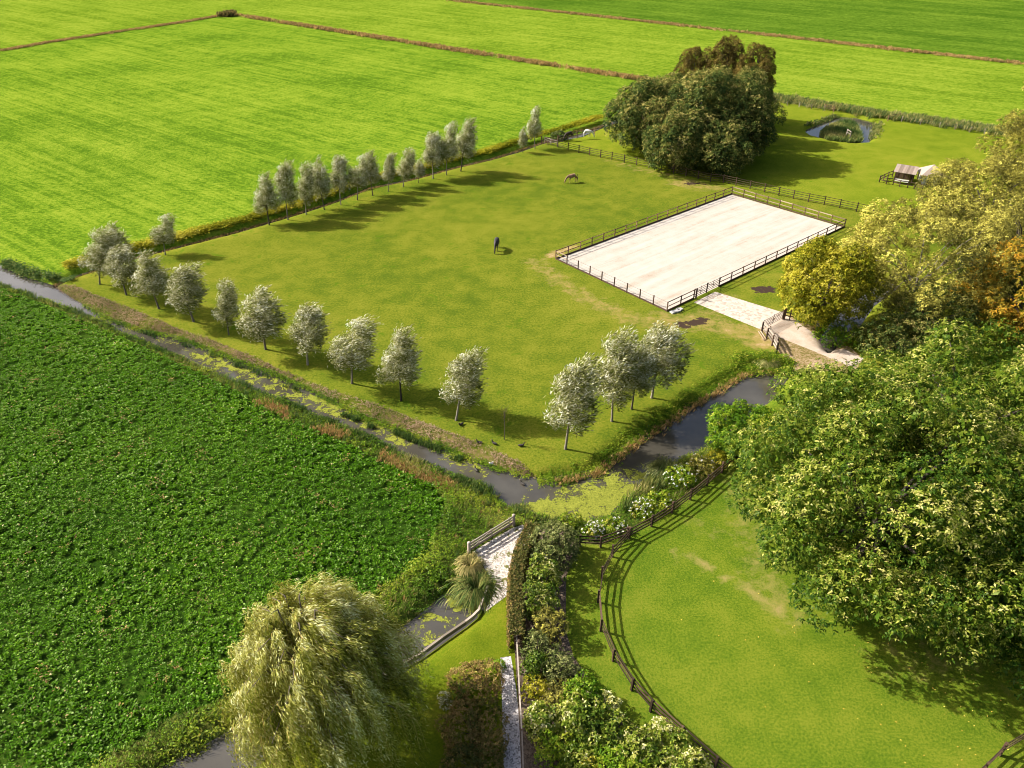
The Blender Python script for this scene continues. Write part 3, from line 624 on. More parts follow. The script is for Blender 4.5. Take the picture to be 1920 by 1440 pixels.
def willow(k, base, topy, wpx, label, group, rot=None):
    crown, trunk, H, W = WILL[k % len(WILL)]; b = G(*base); h = height_at(base, topy); w = wpx*pxm(b)*.92
    t = thing('willow_tree', label, 'tree', (b[0], b[1], z_on(b[None, :2])[0]), group, rng.normal(0, .30) if rot is None else rot)
    t.scale = (w/W*.95, w/W*.95, h/H); t.rotation_euler[0] = rng.normal(0, .06); t.rotation_euler[1] = rng.normal(.03, .07)
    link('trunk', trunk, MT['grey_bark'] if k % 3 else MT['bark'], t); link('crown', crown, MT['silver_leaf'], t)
gB, gL, gC = 'silver willows in the back row', 'silver willows along the ditch bank', 'silver willows by the canal corner'
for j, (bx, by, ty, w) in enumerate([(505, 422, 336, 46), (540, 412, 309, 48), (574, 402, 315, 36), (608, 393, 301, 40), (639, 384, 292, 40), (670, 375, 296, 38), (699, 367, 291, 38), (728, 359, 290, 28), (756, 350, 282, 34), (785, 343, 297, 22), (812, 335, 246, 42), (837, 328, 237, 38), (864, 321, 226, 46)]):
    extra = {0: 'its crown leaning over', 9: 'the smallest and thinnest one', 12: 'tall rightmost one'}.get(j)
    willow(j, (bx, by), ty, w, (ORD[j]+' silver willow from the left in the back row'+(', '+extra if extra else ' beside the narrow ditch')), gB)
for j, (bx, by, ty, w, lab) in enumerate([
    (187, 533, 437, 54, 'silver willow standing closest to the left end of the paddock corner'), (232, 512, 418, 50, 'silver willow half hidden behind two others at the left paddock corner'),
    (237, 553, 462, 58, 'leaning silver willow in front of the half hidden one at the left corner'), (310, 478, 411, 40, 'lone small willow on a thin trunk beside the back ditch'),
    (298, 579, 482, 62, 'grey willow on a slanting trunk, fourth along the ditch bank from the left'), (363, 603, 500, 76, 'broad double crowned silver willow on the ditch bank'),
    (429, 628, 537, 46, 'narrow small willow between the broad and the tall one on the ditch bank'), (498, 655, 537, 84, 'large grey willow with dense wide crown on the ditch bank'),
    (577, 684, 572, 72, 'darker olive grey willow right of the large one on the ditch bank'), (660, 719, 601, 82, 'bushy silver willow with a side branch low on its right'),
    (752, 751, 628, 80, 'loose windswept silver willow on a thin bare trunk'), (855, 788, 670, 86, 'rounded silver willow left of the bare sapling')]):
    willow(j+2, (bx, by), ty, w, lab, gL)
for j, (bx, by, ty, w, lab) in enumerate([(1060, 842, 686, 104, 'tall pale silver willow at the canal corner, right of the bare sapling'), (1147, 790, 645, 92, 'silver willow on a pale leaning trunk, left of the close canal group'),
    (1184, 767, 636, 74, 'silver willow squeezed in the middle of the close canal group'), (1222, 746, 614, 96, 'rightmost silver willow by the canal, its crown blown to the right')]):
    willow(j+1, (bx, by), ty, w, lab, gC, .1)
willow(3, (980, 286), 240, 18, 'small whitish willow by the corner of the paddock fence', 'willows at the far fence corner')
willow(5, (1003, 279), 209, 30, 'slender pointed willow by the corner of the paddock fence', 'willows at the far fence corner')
# bare sapling
b = G(946, 825); t = thing('sapling_tree', 'thin bare sapling with few twigs between two silver willows', 'tree', b)
s = Solid(); s.tube([(0, 0, -.1), (.03, 0, 1.5), (0, .03, 3.6)], [.035, .03, .012], 5)
for i in range(16):
    z0 = rng.uniform(1.3, 3.2); a = rng.uniform(0, 6.28); l = rng.uniform(.5, 1.1); s.tube([(0.01, 0, z0), (math.cos(a)*l*.3, math.sin(a)*l*.3, z0+l*.5), (math.cos(a)*l*.45, math.sin(a)*l*.45, z0+l)], [.014, .011, .004], 4)
link('trunk', s.mesh('sapling_trunk'), MT['bark'], t)
bag = LeafBag(); P = np.column_stack([rng.normal(0, .3, (60, 2)), rng.uniform(1.8, 3.9, 60)]); bag.add(P, rng.normal(0, 1, (60, 3)), rng.normal(0, 1, (60, 3)), .14, .05, rng.uniform(.2, .7, 60)); link('crown', bag.mesh('sapling_leaves'), MT['brown_shrub_leaf'], t)

def big_tree(name, label, loc, rx, ry, h, mat, seed, nl=60, lr=1.7, dens=9, L=.26, k=6, z0=.8, shape=.45, group=None, tint=.42, trunk_r=.35, cat='tree', hang=.25, bark='bark', tamp=.14, wl=.42, keep=.72, low=-.6, top=.10, inner=0):
    C, r = lobes_dome(nl, rx-lr*.55, ry-lr*.55, z0+lr*.4, h-lr*.6, lr, seed, shape)
    ok = C[:, 2] > z0; C, r = C[ok], r[ok]
    P, N, Lb = shell_points(C, r, dens, seed, keep, low); g = np.random.default_rng(seed); bag = LeafBag()
    if inner: Q, M_, _ = shell_points(C, r*.72, inner, seed+1, .3, -1); bag.add(Q, g.normal(0, 1, Q.shape), M_+g.normal(0, .5, Q.shape), .62, .42, np.clip(tint+g.normal(0, .1, len(Q)), 0, 1), droop=.1)
    tl = g.normal(0, tamp, len(C))
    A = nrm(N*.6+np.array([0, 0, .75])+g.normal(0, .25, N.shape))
    t = tint+tl[Lb]+g.normal(0, .19, len(P))+top*np.clip(N[:, 2], -.3, 1)  # upward-facing leaves tinted lighter, light from above put into the colour
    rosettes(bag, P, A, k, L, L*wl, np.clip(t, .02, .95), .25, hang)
    o = thing(name, label, cat, loc, group)
    link('trunk', limbs(C, r, trunk_r, max(.6, h*.18), seed, min(16, len(C)), (0, 0), 7).mesh('trunk', True), MT[bark], o)
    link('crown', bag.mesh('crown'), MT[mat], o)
    return o
def copy_tree(o, loc, rz, sc, label, group=None):
    c = o.copy(); COL.objects.link(c); c.location = loc; c.rotation_euler = (0, 0, rz); c.scale = sc; c['label'] = label
    if group: c['group'] = group
    for ch in o.children:
        d = ch.copy(); COL.objects.link(d); d.parent = c
    return c
# near right mass
gN = 'big broadleaf trees on the lawn at right'
big_tree('broadleaf_tree', 'huge broadleaf tree with cream highlights painted into its leaves, overhanging the lawn', (26.8, 40.6, 0), 10.3, 11.6, 15.0, 'chestnut_leaf', 11, 155, 1.8, 12, .23, 5, .3, .42, gN, .46, .5, wl=.46, inner=2.2)
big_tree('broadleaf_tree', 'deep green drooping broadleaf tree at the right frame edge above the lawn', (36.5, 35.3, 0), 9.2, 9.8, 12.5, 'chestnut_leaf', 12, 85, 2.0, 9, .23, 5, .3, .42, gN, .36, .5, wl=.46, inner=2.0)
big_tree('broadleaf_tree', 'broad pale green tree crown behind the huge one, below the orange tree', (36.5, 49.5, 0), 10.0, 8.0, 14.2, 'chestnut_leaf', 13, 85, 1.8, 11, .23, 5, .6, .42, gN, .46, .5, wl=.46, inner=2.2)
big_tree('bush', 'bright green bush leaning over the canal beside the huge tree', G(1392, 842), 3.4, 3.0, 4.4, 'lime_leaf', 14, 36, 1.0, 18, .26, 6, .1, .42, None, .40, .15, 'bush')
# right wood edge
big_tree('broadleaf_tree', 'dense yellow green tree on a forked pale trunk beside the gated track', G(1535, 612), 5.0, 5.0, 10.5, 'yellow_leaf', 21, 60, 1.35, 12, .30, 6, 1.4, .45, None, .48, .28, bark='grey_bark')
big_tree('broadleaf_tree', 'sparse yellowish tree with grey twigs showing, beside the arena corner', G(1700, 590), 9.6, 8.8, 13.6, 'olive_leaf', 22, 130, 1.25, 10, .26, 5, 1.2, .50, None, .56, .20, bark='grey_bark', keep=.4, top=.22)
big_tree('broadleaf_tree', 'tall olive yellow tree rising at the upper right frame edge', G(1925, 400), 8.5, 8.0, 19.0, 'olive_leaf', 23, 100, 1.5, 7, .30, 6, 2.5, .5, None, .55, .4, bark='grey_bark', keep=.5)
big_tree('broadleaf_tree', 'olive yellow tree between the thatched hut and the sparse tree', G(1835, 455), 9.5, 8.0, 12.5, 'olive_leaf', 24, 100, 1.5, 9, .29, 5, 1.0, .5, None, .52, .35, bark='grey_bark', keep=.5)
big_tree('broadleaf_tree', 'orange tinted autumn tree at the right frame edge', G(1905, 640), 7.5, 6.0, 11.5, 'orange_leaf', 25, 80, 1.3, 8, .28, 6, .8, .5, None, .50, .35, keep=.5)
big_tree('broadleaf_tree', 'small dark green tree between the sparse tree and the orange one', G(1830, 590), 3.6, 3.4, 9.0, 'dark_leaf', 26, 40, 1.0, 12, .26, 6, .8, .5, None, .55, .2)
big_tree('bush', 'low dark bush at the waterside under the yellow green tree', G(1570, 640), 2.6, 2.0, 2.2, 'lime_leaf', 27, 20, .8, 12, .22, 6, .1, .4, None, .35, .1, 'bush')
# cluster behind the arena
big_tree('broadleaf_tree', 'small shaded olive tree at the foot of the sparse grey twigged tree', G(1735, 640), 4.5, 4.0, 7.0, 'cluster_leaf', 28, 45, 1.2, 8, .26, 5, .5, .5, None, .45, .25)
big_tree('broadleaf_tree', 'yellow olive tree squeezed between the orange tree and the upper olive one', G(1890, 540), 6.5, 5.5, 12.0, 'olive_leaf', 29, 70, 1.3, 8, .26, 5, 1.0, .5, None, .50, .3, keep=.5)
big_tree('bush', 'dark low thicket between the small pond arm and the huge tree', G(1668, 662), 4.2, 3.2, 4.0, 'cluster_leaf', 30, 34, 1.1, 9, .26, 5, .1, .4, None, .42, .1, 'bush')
gK = 'dense tree cluster behind the paddock fence'
c1 = big_tree('broadleaf_tree', 'front left tree of the dense cluster, branches hanging onto the fence', G(1212, 285), 7.5, 7.0, 13.0, 'cluster_leaf', 31, 80, 1.7, 7, .42, 5, .2, .42, gK, .50, .4)
c2 = big_tree('broadleaf_tree', 'central tall tree of the dense cluster, in front of the bronze crowns', G(1316, 292), 9.0, 8.5, 15.2, 'cluster_leaf', 32, 110, 1.8, 7, .42, 5, .2, .42, gK, .50, .45)
copy_tree(c1, G(1374, 300), 2.1, (.88, .88, 1.05), 'right hand tree of the dense cluster beside the pond meadow', gK)
copy_tree(c1, G(1262, 315), 4.0, (.85, .85, .80), 'low front tree of the dense cluster, left of its middle', gK)
copy_tree(c2, G(1240, 262), 1.0, (.85, .85, .78), 'back left tree of the dense cluster next to the bright crop', gK)
copy_tree(c1, G(1345, 325), 5.2, (.72, .72, .68), 'low bushy tree at the foot of the cluster facing the arena', gK)
copy_tree(c2, G(1384, 262), 2.6, (.62, .62, .85), 'back right tree of the dense cluster below the right bronze crown', gK)
gZ = 'bronze conical crowns behind the cluster'
z1 = big_tree('conical_tree', 'tallest bronze tree in the middle behind the dense cluster', G(1345, 222), 4.6, 4.6, height_at((1345, 222), 68), 'bronze_leaf', 33, 100, 1.2, 10, .36, 5, 3, .35, gZ, .5, .4)
copy_tree(z1, G(1398, 236), 2.0, (.95, .95, .97), 'bronze tree on the right behind the dense cluster', gZ)
copy_tree(z1, G(1290, 214), 4.0, (.80, .80, .84), 'shortest bronze tree on the left behind the dense cluster', gZ)

# weeping willow
def weeping():
    g = np.random.default_rng(5); b = np.array([-11.35, 26.3, 0.0]); H, Rw = 12.0, 5.35
    o = thing('weeping_willow', 'large pale yellow green weeping willow beside the water at the bottom', 'tree', b)
    s = Solid(); s.tube([(0, 0, -.8), (.05, 0, 1.5), (.1, 0, 3.5)], [.55, .42, .36], 9); tw = Solid(); bag = LeafBag()
    arcs = []
    for i in range(140):
        th = 2.39996*i+g.normal(0, .15); q = math.sqrt((i+.5)/140); R_ = Rw*(.18+.82*q)*g.uniform(.85, 1.08)
        zt = H*(1-.50*q**2.2)*g.uniform(.90, 1.02); d = np.array([math.cos(th), math.sin(th), 0])
        end = d*R_+np.array([.35, .05, zt]); st = np.array([.1, 0, g.uniform(2.6, 5.5)])
        crest = st*.35+end*.65; crest[2] = max(end[2]+.35, st[2]+1)
        arcs.append((st, crest, end, d, R_))
        if i % 2 == 0: s.tube([st, st*.6+crest*.4+np.array([0, 0, .4]), crest, end], [.10, .07, .04, .015], 5)
    for i in range(22):                                   # the middle of the crown
        th = g.uniform(0, 6.28); d = np.array([math.cos(th), math.sin(th), 0]); R_ = g.uniform(.2, 1.9); st = np.array([.1, 0, 7.5])
        end = d*R_+np.array([.3, 0, H*g.uniform(.90, 1.0)]); arcs.append((st, end*.9+np.array([0, 0, 1.2]), end, d, R_))
    for (st, crest, end, d, R_) in arcs:
        ns = 22; 
        tone = g.normal(.0, .15)
        for j in range(ns):
            u = 1.06-.62*g.random()**1.6; p0 = st*(1-u)**2+2*u*(1-u)*crest+u*u*end+g.normal(0, .17, 3)
            drop = min(p0[2]-.5, g.uniform(1.2, 4.2)+.25*R_); m = 13
            tt = np.linspace(0, 1, m)[:, None]
            out = d*.60+np.array([.50, -.05, 0])+g.normal(0, .15, 3); out[2] = 0
            path = p0+out*(1.1*np.sqrt(tt))*.75+np.array([0, 0, -1])*drop*tt**1.35+np.array([0, 0, .25])*np.sin(tt*3.14)
            if j % 4 == 0: tw.tube(path[::2], np.linspace(.018, .005, len(path[::2])), 3)
            T = nrm(np.gradient(path, axis=0)); 
            for k in range(3):
                P = path+g.normal(0, .07, path.shape); D = T*.9+g.normal(0, .38, path.shape)+np.array([.30, .05, .05]); ln = .27*g.uniform(.7, 1.3, m)
                t = .56+tone+g.normal(0, .16, m)+.12*(1-tt[:, 0])
                bag.add(P, D, d*.7+np.array([0, 0, .6])+g.normal(0, .5, path.shape), ln, ln*.16, np.clip(t, 0, 1))
    link('trunk', s.mesh('willow_trunk', True), MT['bark'], o); tm = tw.mesh('willow_twigs'); link('twigs', tm, MT['willow_twig'], o); link('crown', bag.mesh('willow_crown'), MT['weeping_leaf'], o)
weeping()

# ------------------------------------------------------------------ shrubs and hedges
def shrub(base, wpx, h, mat, label, seed, dpx=None, L=.16, dens=26, tint=.45, k=6, name='shrub', wl=.5, flower=None, tamp=.12, cat='shrub', group=None):
    h = h*1.3 if name == 'shrub' and group else h
    b = G(*base); r = wpx*pxm(b)/2; ry = (dpx*pxm(b)/2) if dpx else r; nlb = max(8, int(16*r)); lr = min(.75, max(.3, r*.42))
    C, rr = lobes_dome(nlb, max(.1, r-lr*.5), max(.1, ry-lr*.5), .1, h-lr*.5, lr, seed, .4); C[:, 2] = np.maximum(C[:, 2], .15)
    P, N, Lb = shell_points(C, rr, dens, seed, .7, -.4); g = np.random.default_rng(seed); bag = LeafBag(); tl = g.normal(0, tamp, len(C))
    A = nrm(N*.8+np.array([0, 0, .6])+g.normal(0, .3, N.shape)); t = tint+tl[Lb]+g.normal(0, .15, len(P))+.08*N[:, 2]
    rosettes(bag, P, A, k, L, L*wl, np.clip(t, .02, .98), .3, .15)
    o = thing(name, label, cat, (b[0], b[1], z_on(b[None, :2])[0]), group)
    s = Solid()
    for i in range(min(6, len(C))): s.tube([(0, 0, -.1), C[i]*np.array([.5, .5, .45]), C[i]], [.04, .03, .01], 5)
    link('stems', s.mesh('stems'), MT['bark'], o); link('foliage', bag.mesh('foliage'), MT[mat], o)
    if flower:
        fb = LeafBag(); q = g.random(len(P)) < flower; q &= N[:, 2] > .1; rosettes(fb, P[q]+N[q]*.10, A[q], 5, .12, .07, g.random(q.sum()), .3, .0)
        if q.sum(): set_props(link('flowers', fb.mesh('flowers'), MT['flower_white'], o), kind='stuff')
    return o
gS = 'mixed shrubs of the border beside the hedge'
for i, (bx, by, w, h, mat, L, tint, lab) in enumerate([
    (1042, 1046, 84, 2.5, 'dark_leaf', .17, .72, 'grey green dome shaped shrub at the head of the border, near the fence end'),
    (1020, 1103, 60, 2.4, 'glossy_leaf', .20, .55, 'light yellow green shrub below the grey green dome'),
    (1010, 1152, 62, 2.2, 'glossy_leaf', .16, .42, 'mid green shrub beside the lower half of the trimmed hedge'),
    (1030, 1195, 60, 2.0, 'olive_leaf', .16, .38, 'olive brown shrub halfway down the border'),
    (1003, 1232, 52, 1.7, 'dark_leaf', .15, .62, 'olive shrub next to the end of the trimmed hedge'),
    (1004, 1262, 46, 1.4, 'glossy_leaf', .20, .22, 'deep green glossy shrub beside the handrail'),
    (1048, 1270, 62, 1.6, 'dark_leaf', .15, .75, 'dull grey green shrub in the middle of the border'),
    (1004, 1302, 50, 1.1, 'yellow_leaf', .14, .55, 'yellowish low shrub beside the upper handrail post'),
    (1050, 1326, 66, 1.4, 'olive_leaf', .15, .42, 'straw green shrub in the middle of the border, under the grey green one'),
    (1095, 1318, 70, 1.7, 'lime_leaf', .17, .35, 'fresh green shrub at the lawn side of the border'),
    (1016, 1368, 62, 1.5, 'glossy_leaf', .22, .62, 'big leaved shiny shrub with white tips beside the handrail'),
    (1088, 1366, 84, 1.9, 'glossy_leaf', .22, .55, 'largest shiny leaved shrub near the lower end of the border'),
    (1038, 1412, 62, 1.3, 'lime_leaf', .15, .55, 'bright lime green shrub above the bottom fence'),
    (1132, 1392, 78, 1.7, 'glossy_leaf', .22, .50, 'shiny green shrub between the largest one and the curved fence'),
    (1080, 1442, 60, 1.3, 'glossy_leaf', .18, .45, 'green shrub leaning on the small bottom fence'),
    (1104, 1452, 34, 1.5, 'yellow_leaf', .12, .75, 'golden yellow upright shrub at the bottom frame edge'),
    (1190, 1425, 86, 1.6, 'glossy_leaf', .20, .50, 'green shrub beside the curved fence near the bottom edge'),
    (1252, 1428, 90, 1.5, 'glossy_leaf', .18, .62, 'pale cream tipped shrub growing through the curved fence'),
    (1165, 1465, 90, 1.6, 'lime_leaf', .18, .42, 'mid green shrub cut by the bottom frame edge'),
    (1280, 1470, 90, 1.5, 'glossy_leaf', .18, .66, 'pale creamy shrub cut by the bottom frame edge'),
    (1140, 1345, 40, 1.9, 'weeping_leaf', .16, .72, 'silvery upright shrub tip at the lawn side of the border')]):
    shrub((bx, by), w, h, mat, lab, 200+i, L=L, tint=tint, group=gS)
shrub((893, 1290), 86, 1.7, 'brown_shrub_leaf', 'brownish heather like shrub at the top of the mass left of the path', 240, 70, .12, 44, .70)
shrub((885, 1375), 104, 1.8, 'brown_shrub_leaf', 'dark brown green shrub filling the middle of the mass left of the path', 241, 96, .12, 40, .52)
shrub((890, 1450), 100, 1.7, 'brown_shrub_leaf', 'dark green shrub at the bottom of the mass left of the path', 242, 90, .13, 40, .38)
shrub((868, 1310), 44, 1.6, 'glossy_leaf', 'small green shoots poking out of the brown shrub mass', 243, None, .14, 26, .4)
shrub((836, 1318), 24, .7, 'silver_leaf', 'small grey silver shrub at the left edge of the brown mass', 244, 34, .10, 60, .62)
shrub((938, 1252), 16, .6, 'lime_leaf', 'small bright green plant at the start of the shell path', 245, None, .12, 40, .3)
gF = 'flowering plants on the canal bank'
for i, (bx, by, w, h, mat, fl, lab) in enumerate([(1112, 1000, 34, .9, 'weed_leaf', .55, 'white flowering plant left of the fence junction'), (1152, 995, 42, .9, 'weed_leaf', .30, 'pale pinkish flowering plant right at the fence junction'),
    (1205, 962, 44, .9, 'weed_leaf', .50, 'white flat topped flowering plant behind the curved fence'), (1232, 945, 50, .8, 'lime_leaf', .05, 'green leafy plant behind the curved fence'),
    (1272, 905, 52, 1.4, 'lime_leaf', .25, 'tall cream flowering plant between the iris and the curved fence'), (1312, 885, 46, 1.2, 'olive_leaf', .15, 'straw coloured plant behind the upper curved fence'), (1345, 868, 46, 1.1, 'yellow_leaf', 0, 'yellow green plant at the canal end of the curved fence'),
    (1070, 985, 40, 1.0, 'weed_leaf', 0, 'low green plant by the duckweed, left of the white flowers')]):
    shrub((bx, by), w, h, mat, lab, 260+i, L=.18, dens=20, tint=.5, flower=fl, name='flowering_plant', cat='plant', group=gF)
shrub((1048, 258), 30, 1.6, 'dark_leaf', 'dark blue green bush at the ditch behind the dark grazing horse', 280, None, .3, 8, .5)
def hedge():
    L = GL([(1000, 1012), (984, 1042), (972, 1078), (966, 1120), (967, 1165), (968, 1222)]); o = thing('trimmed_hedge', 'narrow trimmed hedge with rusty outer leaves beside the shell yard', 'hedge', (L[2][0], L[2][1], 0))
    seg = np.linalg.norm(np.diff(L, axis=0), axis=1); cum = np.concatenate([[0], np.cumsum(seg)]); n = 4000; t = rng.uniform(0, cum[-1], n); i = np.clip(np.searchsorted(cum, t)-1, 0, len(seg)-1)
    u = ((t-cum[i])/seg[i])[:, None]; p = L[i]*(1-u)+L[i+1]*u; tn = nrm(L[i+1]-L[i]); nn = np.stack([-tn[:, 1], tn[:, 0]], 1)
    h, w = 1.75, .95; f = rng.random(n); off = np.where(f < .42, rng.uniform(-w/2, w/2, n), np.where(f < .71, -w/2, w/2)); z = np.where(f < .42, h, rng.uniform(.1, h, n)); 
    N = np.where((f < .42)[:, None], np.array([[0, 0, 1.]]), np.column_stack([nn*np.sign(off)[:, None], np.full(n, .2)]))
    P = np.column_stack([p+nn*off[:, None], z])+rng.normal(0, .05, (n, 3)); P[:, :2] -= L[2]
    bag = LeafBag(); rosettes(bag, P, nrm(N), 5, .14, .08, np.clip(rng.normal(.30, .15, n)+.4*(off < -w*.4)*(np.random.default_rng(3).random(n) < .6), 0, 1), .4, .05)
    link('foliage', bag.mesh('hedge_leaves'), MT['brown_shrub_leaf'], o)
    s = Solid()
    for k in np.linspace(.03, .97, 14):
        d = k*cum[-1]; j = min(np.searchsorted(cum, d)-1, len(seg)-1); q = L[j]+(L[j+1]-L[j])*(d-cum[j])/seg[j]-L[2]; s.tube([(q[0], q[1], -.1), (q[0]+.05, q[1], .8), (q[0], q[1], 1.55)], [.03, .025, .01], 5)
    link('stems', s.mesh('hedge_stems'), MT['bark'], o)
hedge()
def grass_clump(base, r, h, mat, label, n, tint, seed):
    b = G(*base); o = LeafBag(); g = np.random.default_rng(seed); P = g.normal(0, r*.4, (n, 2))
    for j in range(3):
        a = np.arctan2(P[:, 1], P[:, 0])+g.normal(0, .5, n); D0 = np.column_stack([np.cos(a)*.5, np.sin(a)*.5, np.ones(n)]); l = h*g.uniform(.7, 1.2, n)
        B = np.column_stack([P, np.zeros(n)]); M_ = B+nrm(D0)*(l*.6)[:, None]; t = np.clip(tint+g.normal(0, .2, n), 0, 1)
        o.add(B, D0, np.column_stack([np.cos(a), np.sin(a), np.full(n, .3)]), l*.7, .05, t)
        o.add(M_, np.column_stack([np.cos(a), np.sin(a), np.full(n, -.5)]), np.column_stack([np.zeros((n, 2)), np.ones(n)]), l*.6, .05, t, droop=.35)
    set_props(link('grass_clump', o.mesh('grass_clump'), MT[mat], None, (b[0], b[1], z_on(b[None, :2])[0])), label, 'grass clump')
grass_clump((893, 1098), 1.4, 1.5, 'reed_leaf', 'arching green ornamental grass clump hanging over the pond plank edge', 420, .5, 1)
grass_clump((880, 1062), .75, .9, 'reed_leaf', 'low brownish grass clump behind the arching green one by the board fence', 200, .95, 2)
grass_clump((1245, 885), .9, 1.3, 'dark_leaf', 'blue green spiky sedge clump at the canal edge', 260, .8, 3)
grass_clump((1440, 678), 1.0, .8, 'reed_leaf', 'yellow green grass clump on the bank below the bridge rails', 220, .7, 4)

# ------------------------------------------------------------------ fences
s = Solid(); s.box((0, 0, .5), (1, 1, 1)); UNIT = s.mesh('post_block')
BOX = {}
def boxmesh(mat):
    if mat not in BOX:
        me = UNIT.copy(); me.materials.append(MT[mat]); me.name = 'timber'; BOX[mat] = me
    return BOX[mat]
def post(parent, p, h, w, mat, name='post', rz=0, z=0):
    o = link(name, boxmesh(mat), None, parent, (p[0], p[1], z-.15)); o.scale = (w, w, h+.15); o.rotation_euler = (rng.normal(0, .012), rng.normal(0, .012), rz)
def bar(parent, a, b, hgt, thick, mat, name='rail'):
    a = np.asarray(a, float); b = np.asarray(b, float); d = b-a; L = np.linalg.norm(d); c = (a+b)/2
    o = link(name, boxmesh(mat), None, parent, tuple(c-np.array([0, 0, hgt/2])))
    o.rotation_euler = (0, -math.asin(d[2]/L), math.atan2(d[1], d[0])); o.scale = (L, thick, hgt)
def fence(name, label, pts, h, rails, pw=.12, rail_h=.11, mat='dark_wood', rmat=None, cat='fence', closed=False, skip=(), thick=.04, group=None, world=False, off=0.0):
    W = [np.asarray(p, float) if world else G(*p)[:2] for p in pts]; o0 = W[0]
    t = thing(name, label, cat, (o0[0], o0[1], 0), group); W = [w-o0 for w in W]; n = len(W)
    for i, w in enumerate(W):
        d = W[min(i+1, n-1)]-W[max(i-1, 0)]; post(t, w, h*rng.uniform(.98, 1.03), pw, mat, 'post', math.atan2(d[1], d[0]))
    for i in range(n-1):
        if i in skip: continue
        d = W[i+1]-W[i]; d = d/np.linalg.norm(d); nn = np.array([-d[1], d[0]])*off
        a = W[i]+nn-d*.01; b = W[i+1]+nn+d*.01
        for r in rails: bar(t, (*a, r+rng.normal(0, .012)), (*b, r+rng.normal(0, .012)), rail_h, thick, rmat or mat)
    return t
def interp(a, b, n): return [a+(b-a)*i/n for i in range(n+1)]
A1, A2, A3, A4 = ARENA
left = interp(A1, A2, 17); back = interp(A2, A3, 9); right = interp(A3, A4, 16); front = interp(A4, A1, 9)
ft = thing('arena_fence', 'brown post and rail fence enclosing the pale sand riding arena', 'fence', (A1[0], A1[1], 0))
def side(pts, rails, mat='brown_wood', rmat=None, skip=(), last=False):
    P = [p-A1 for p in pts]
    for i, p in enumerate(P[:-1] if not last else P):
        d = P[1]-P[0]; post(ft, p, 1.32, .11, mat, 'post', math.atan2(d[1], d[0]))
    for i in range(len(P)-1):
        if i in skip: continue
        for r, hh in rails: bar(ft, (*P[i], r), (*P[i+1], r), hh, .04, rmat or mat)
side(left, [(1.24, .10), (.66, .09)])
side(back, [(1.22, .13), (.62, .11)], rmat='pale_wood')
side(right, [(1.24, .10), (.66, .09)], mat='dark_wood', skip=(12, 13))
side(front[:], [], mat='dark_wood')
f = [p-A1 for p in front]
for r in (1.2, .68): bar(ft, (*f[8], r), (*f[9], r), .11, .04, 'pale_wood')
for r in (1.22, .85, .45):
    bar(ft, (*f[0], r), (*f[8], r), .018, .018, 'wire', 'wire')
for a, b, skipg in ((A1, A2, 0), (A2, A3, 0), (A3, right[12], 0), (right[14], A4, 0), (A4, A1, 0)):
    bar(ft, (*(a-A1), .10), (*(b-A1), .10), .20, .05, 'dark_wood', 'kick_board')
def gate(label, a, b, h, bars, mat, leaves=2, name='field_gate', zb=.25, brace=True):
    t = thing(name, label, 'gate', (a[0], a[1], 0)); a0 = a; a = a-a0; b = b-a0
    for k in range(leaves):
        p, q = a+(b-a)*k/leaves, a+(b-a)*(k+1)/leaves; d = (q-p)/np.linalg.norm(q-p); p = p+d*.07; q = q-d*.07
        for e in (p, q, (p+q)/2): post(t, e, h-zb-.05, .05, mat, 'upright', 0, zb+.15)
        for z in np.linspace(zb, h-.06, bars): bar(t, (*p, z), (*q, z), .05, .035, mat, 'bar')
        if brace: bar(t, (*p, zb), (*q, h-.1), .05, .03, mat, 'brace')
    return t
gate('dark double leaf gate closing the arena at the brick path', right[12], right[14], 1.3, 5, 'dark_wood')
st = thing('gate_post', 'thick paired gate post left of the arena gate', 'post', (right[14][0]+.25, right[14][1]-.1, 0)); post(st, (0, 0), 1.5, .16, 'dark_wood')
# paddock fence
q3 = lambda x, y: (900+x/4, 160+y/4)
q4 = lambda x, y: (1340+x*.3021, 100+y*.3021)
pf = [q3(460, 438), q3(508, 445), q3(584, 465), q3(660, 487), q3(741, 505), q3(821, 524), q3(903, 541), q3(988, 558)]
pf += [ext(pf[-1], (1355, 346), i/9) for i in range(1, 9)]
pf += [q4(52, 805), q4(131, 822), q4(218, 842), q4(308, 862), q4(397, 882), q4(487, 902), q4(580, 922), q4(678, 940), q4(775, 960), q4(878, 982), q4(980, 1002)]
fence('paddock_fence', 'long dark four rail fence between paddock and pond meadow, passing under the tree cluster', pf, 1.45, (1.32, .98, .64, .32), .13, .07)
cf = [(1392, 855), (1375, 868), (1353, 887), (1325, 911), (1294, 937), (1260, 962), (1221, 987), (1179, 1010), (1148, 1044), (1128, 1084), (1121, 1129), (1126, 1183), (1149, 1239), (1184, 1294), (1219, 1334), (1276, 1385), (1340, 1442), (1410, 1500)]
fence('curved_fence', 'curving dark three rail fence around the lawn at lower right', cf, 1.25, (1.12, .76, .40), .14, .12, 'dark_wood', off=.07)
fence('short_fence', 'short dark three rail fence joining the curved fence to the shrubs', [(1176, 1008), (1126, 1026), (1087, 1024), (1058, 1022)], 1.2, (1.08, .74, .40), .14, .11)
fence('corner_fence', 'dark three rail fence cutting the bottom right corner', [(1800, 1485), (1838, 1452), (1874, 1416), (1925, 1385), (1985, 1350)], 1.25, (1.12, .76, .40), .15, .12)
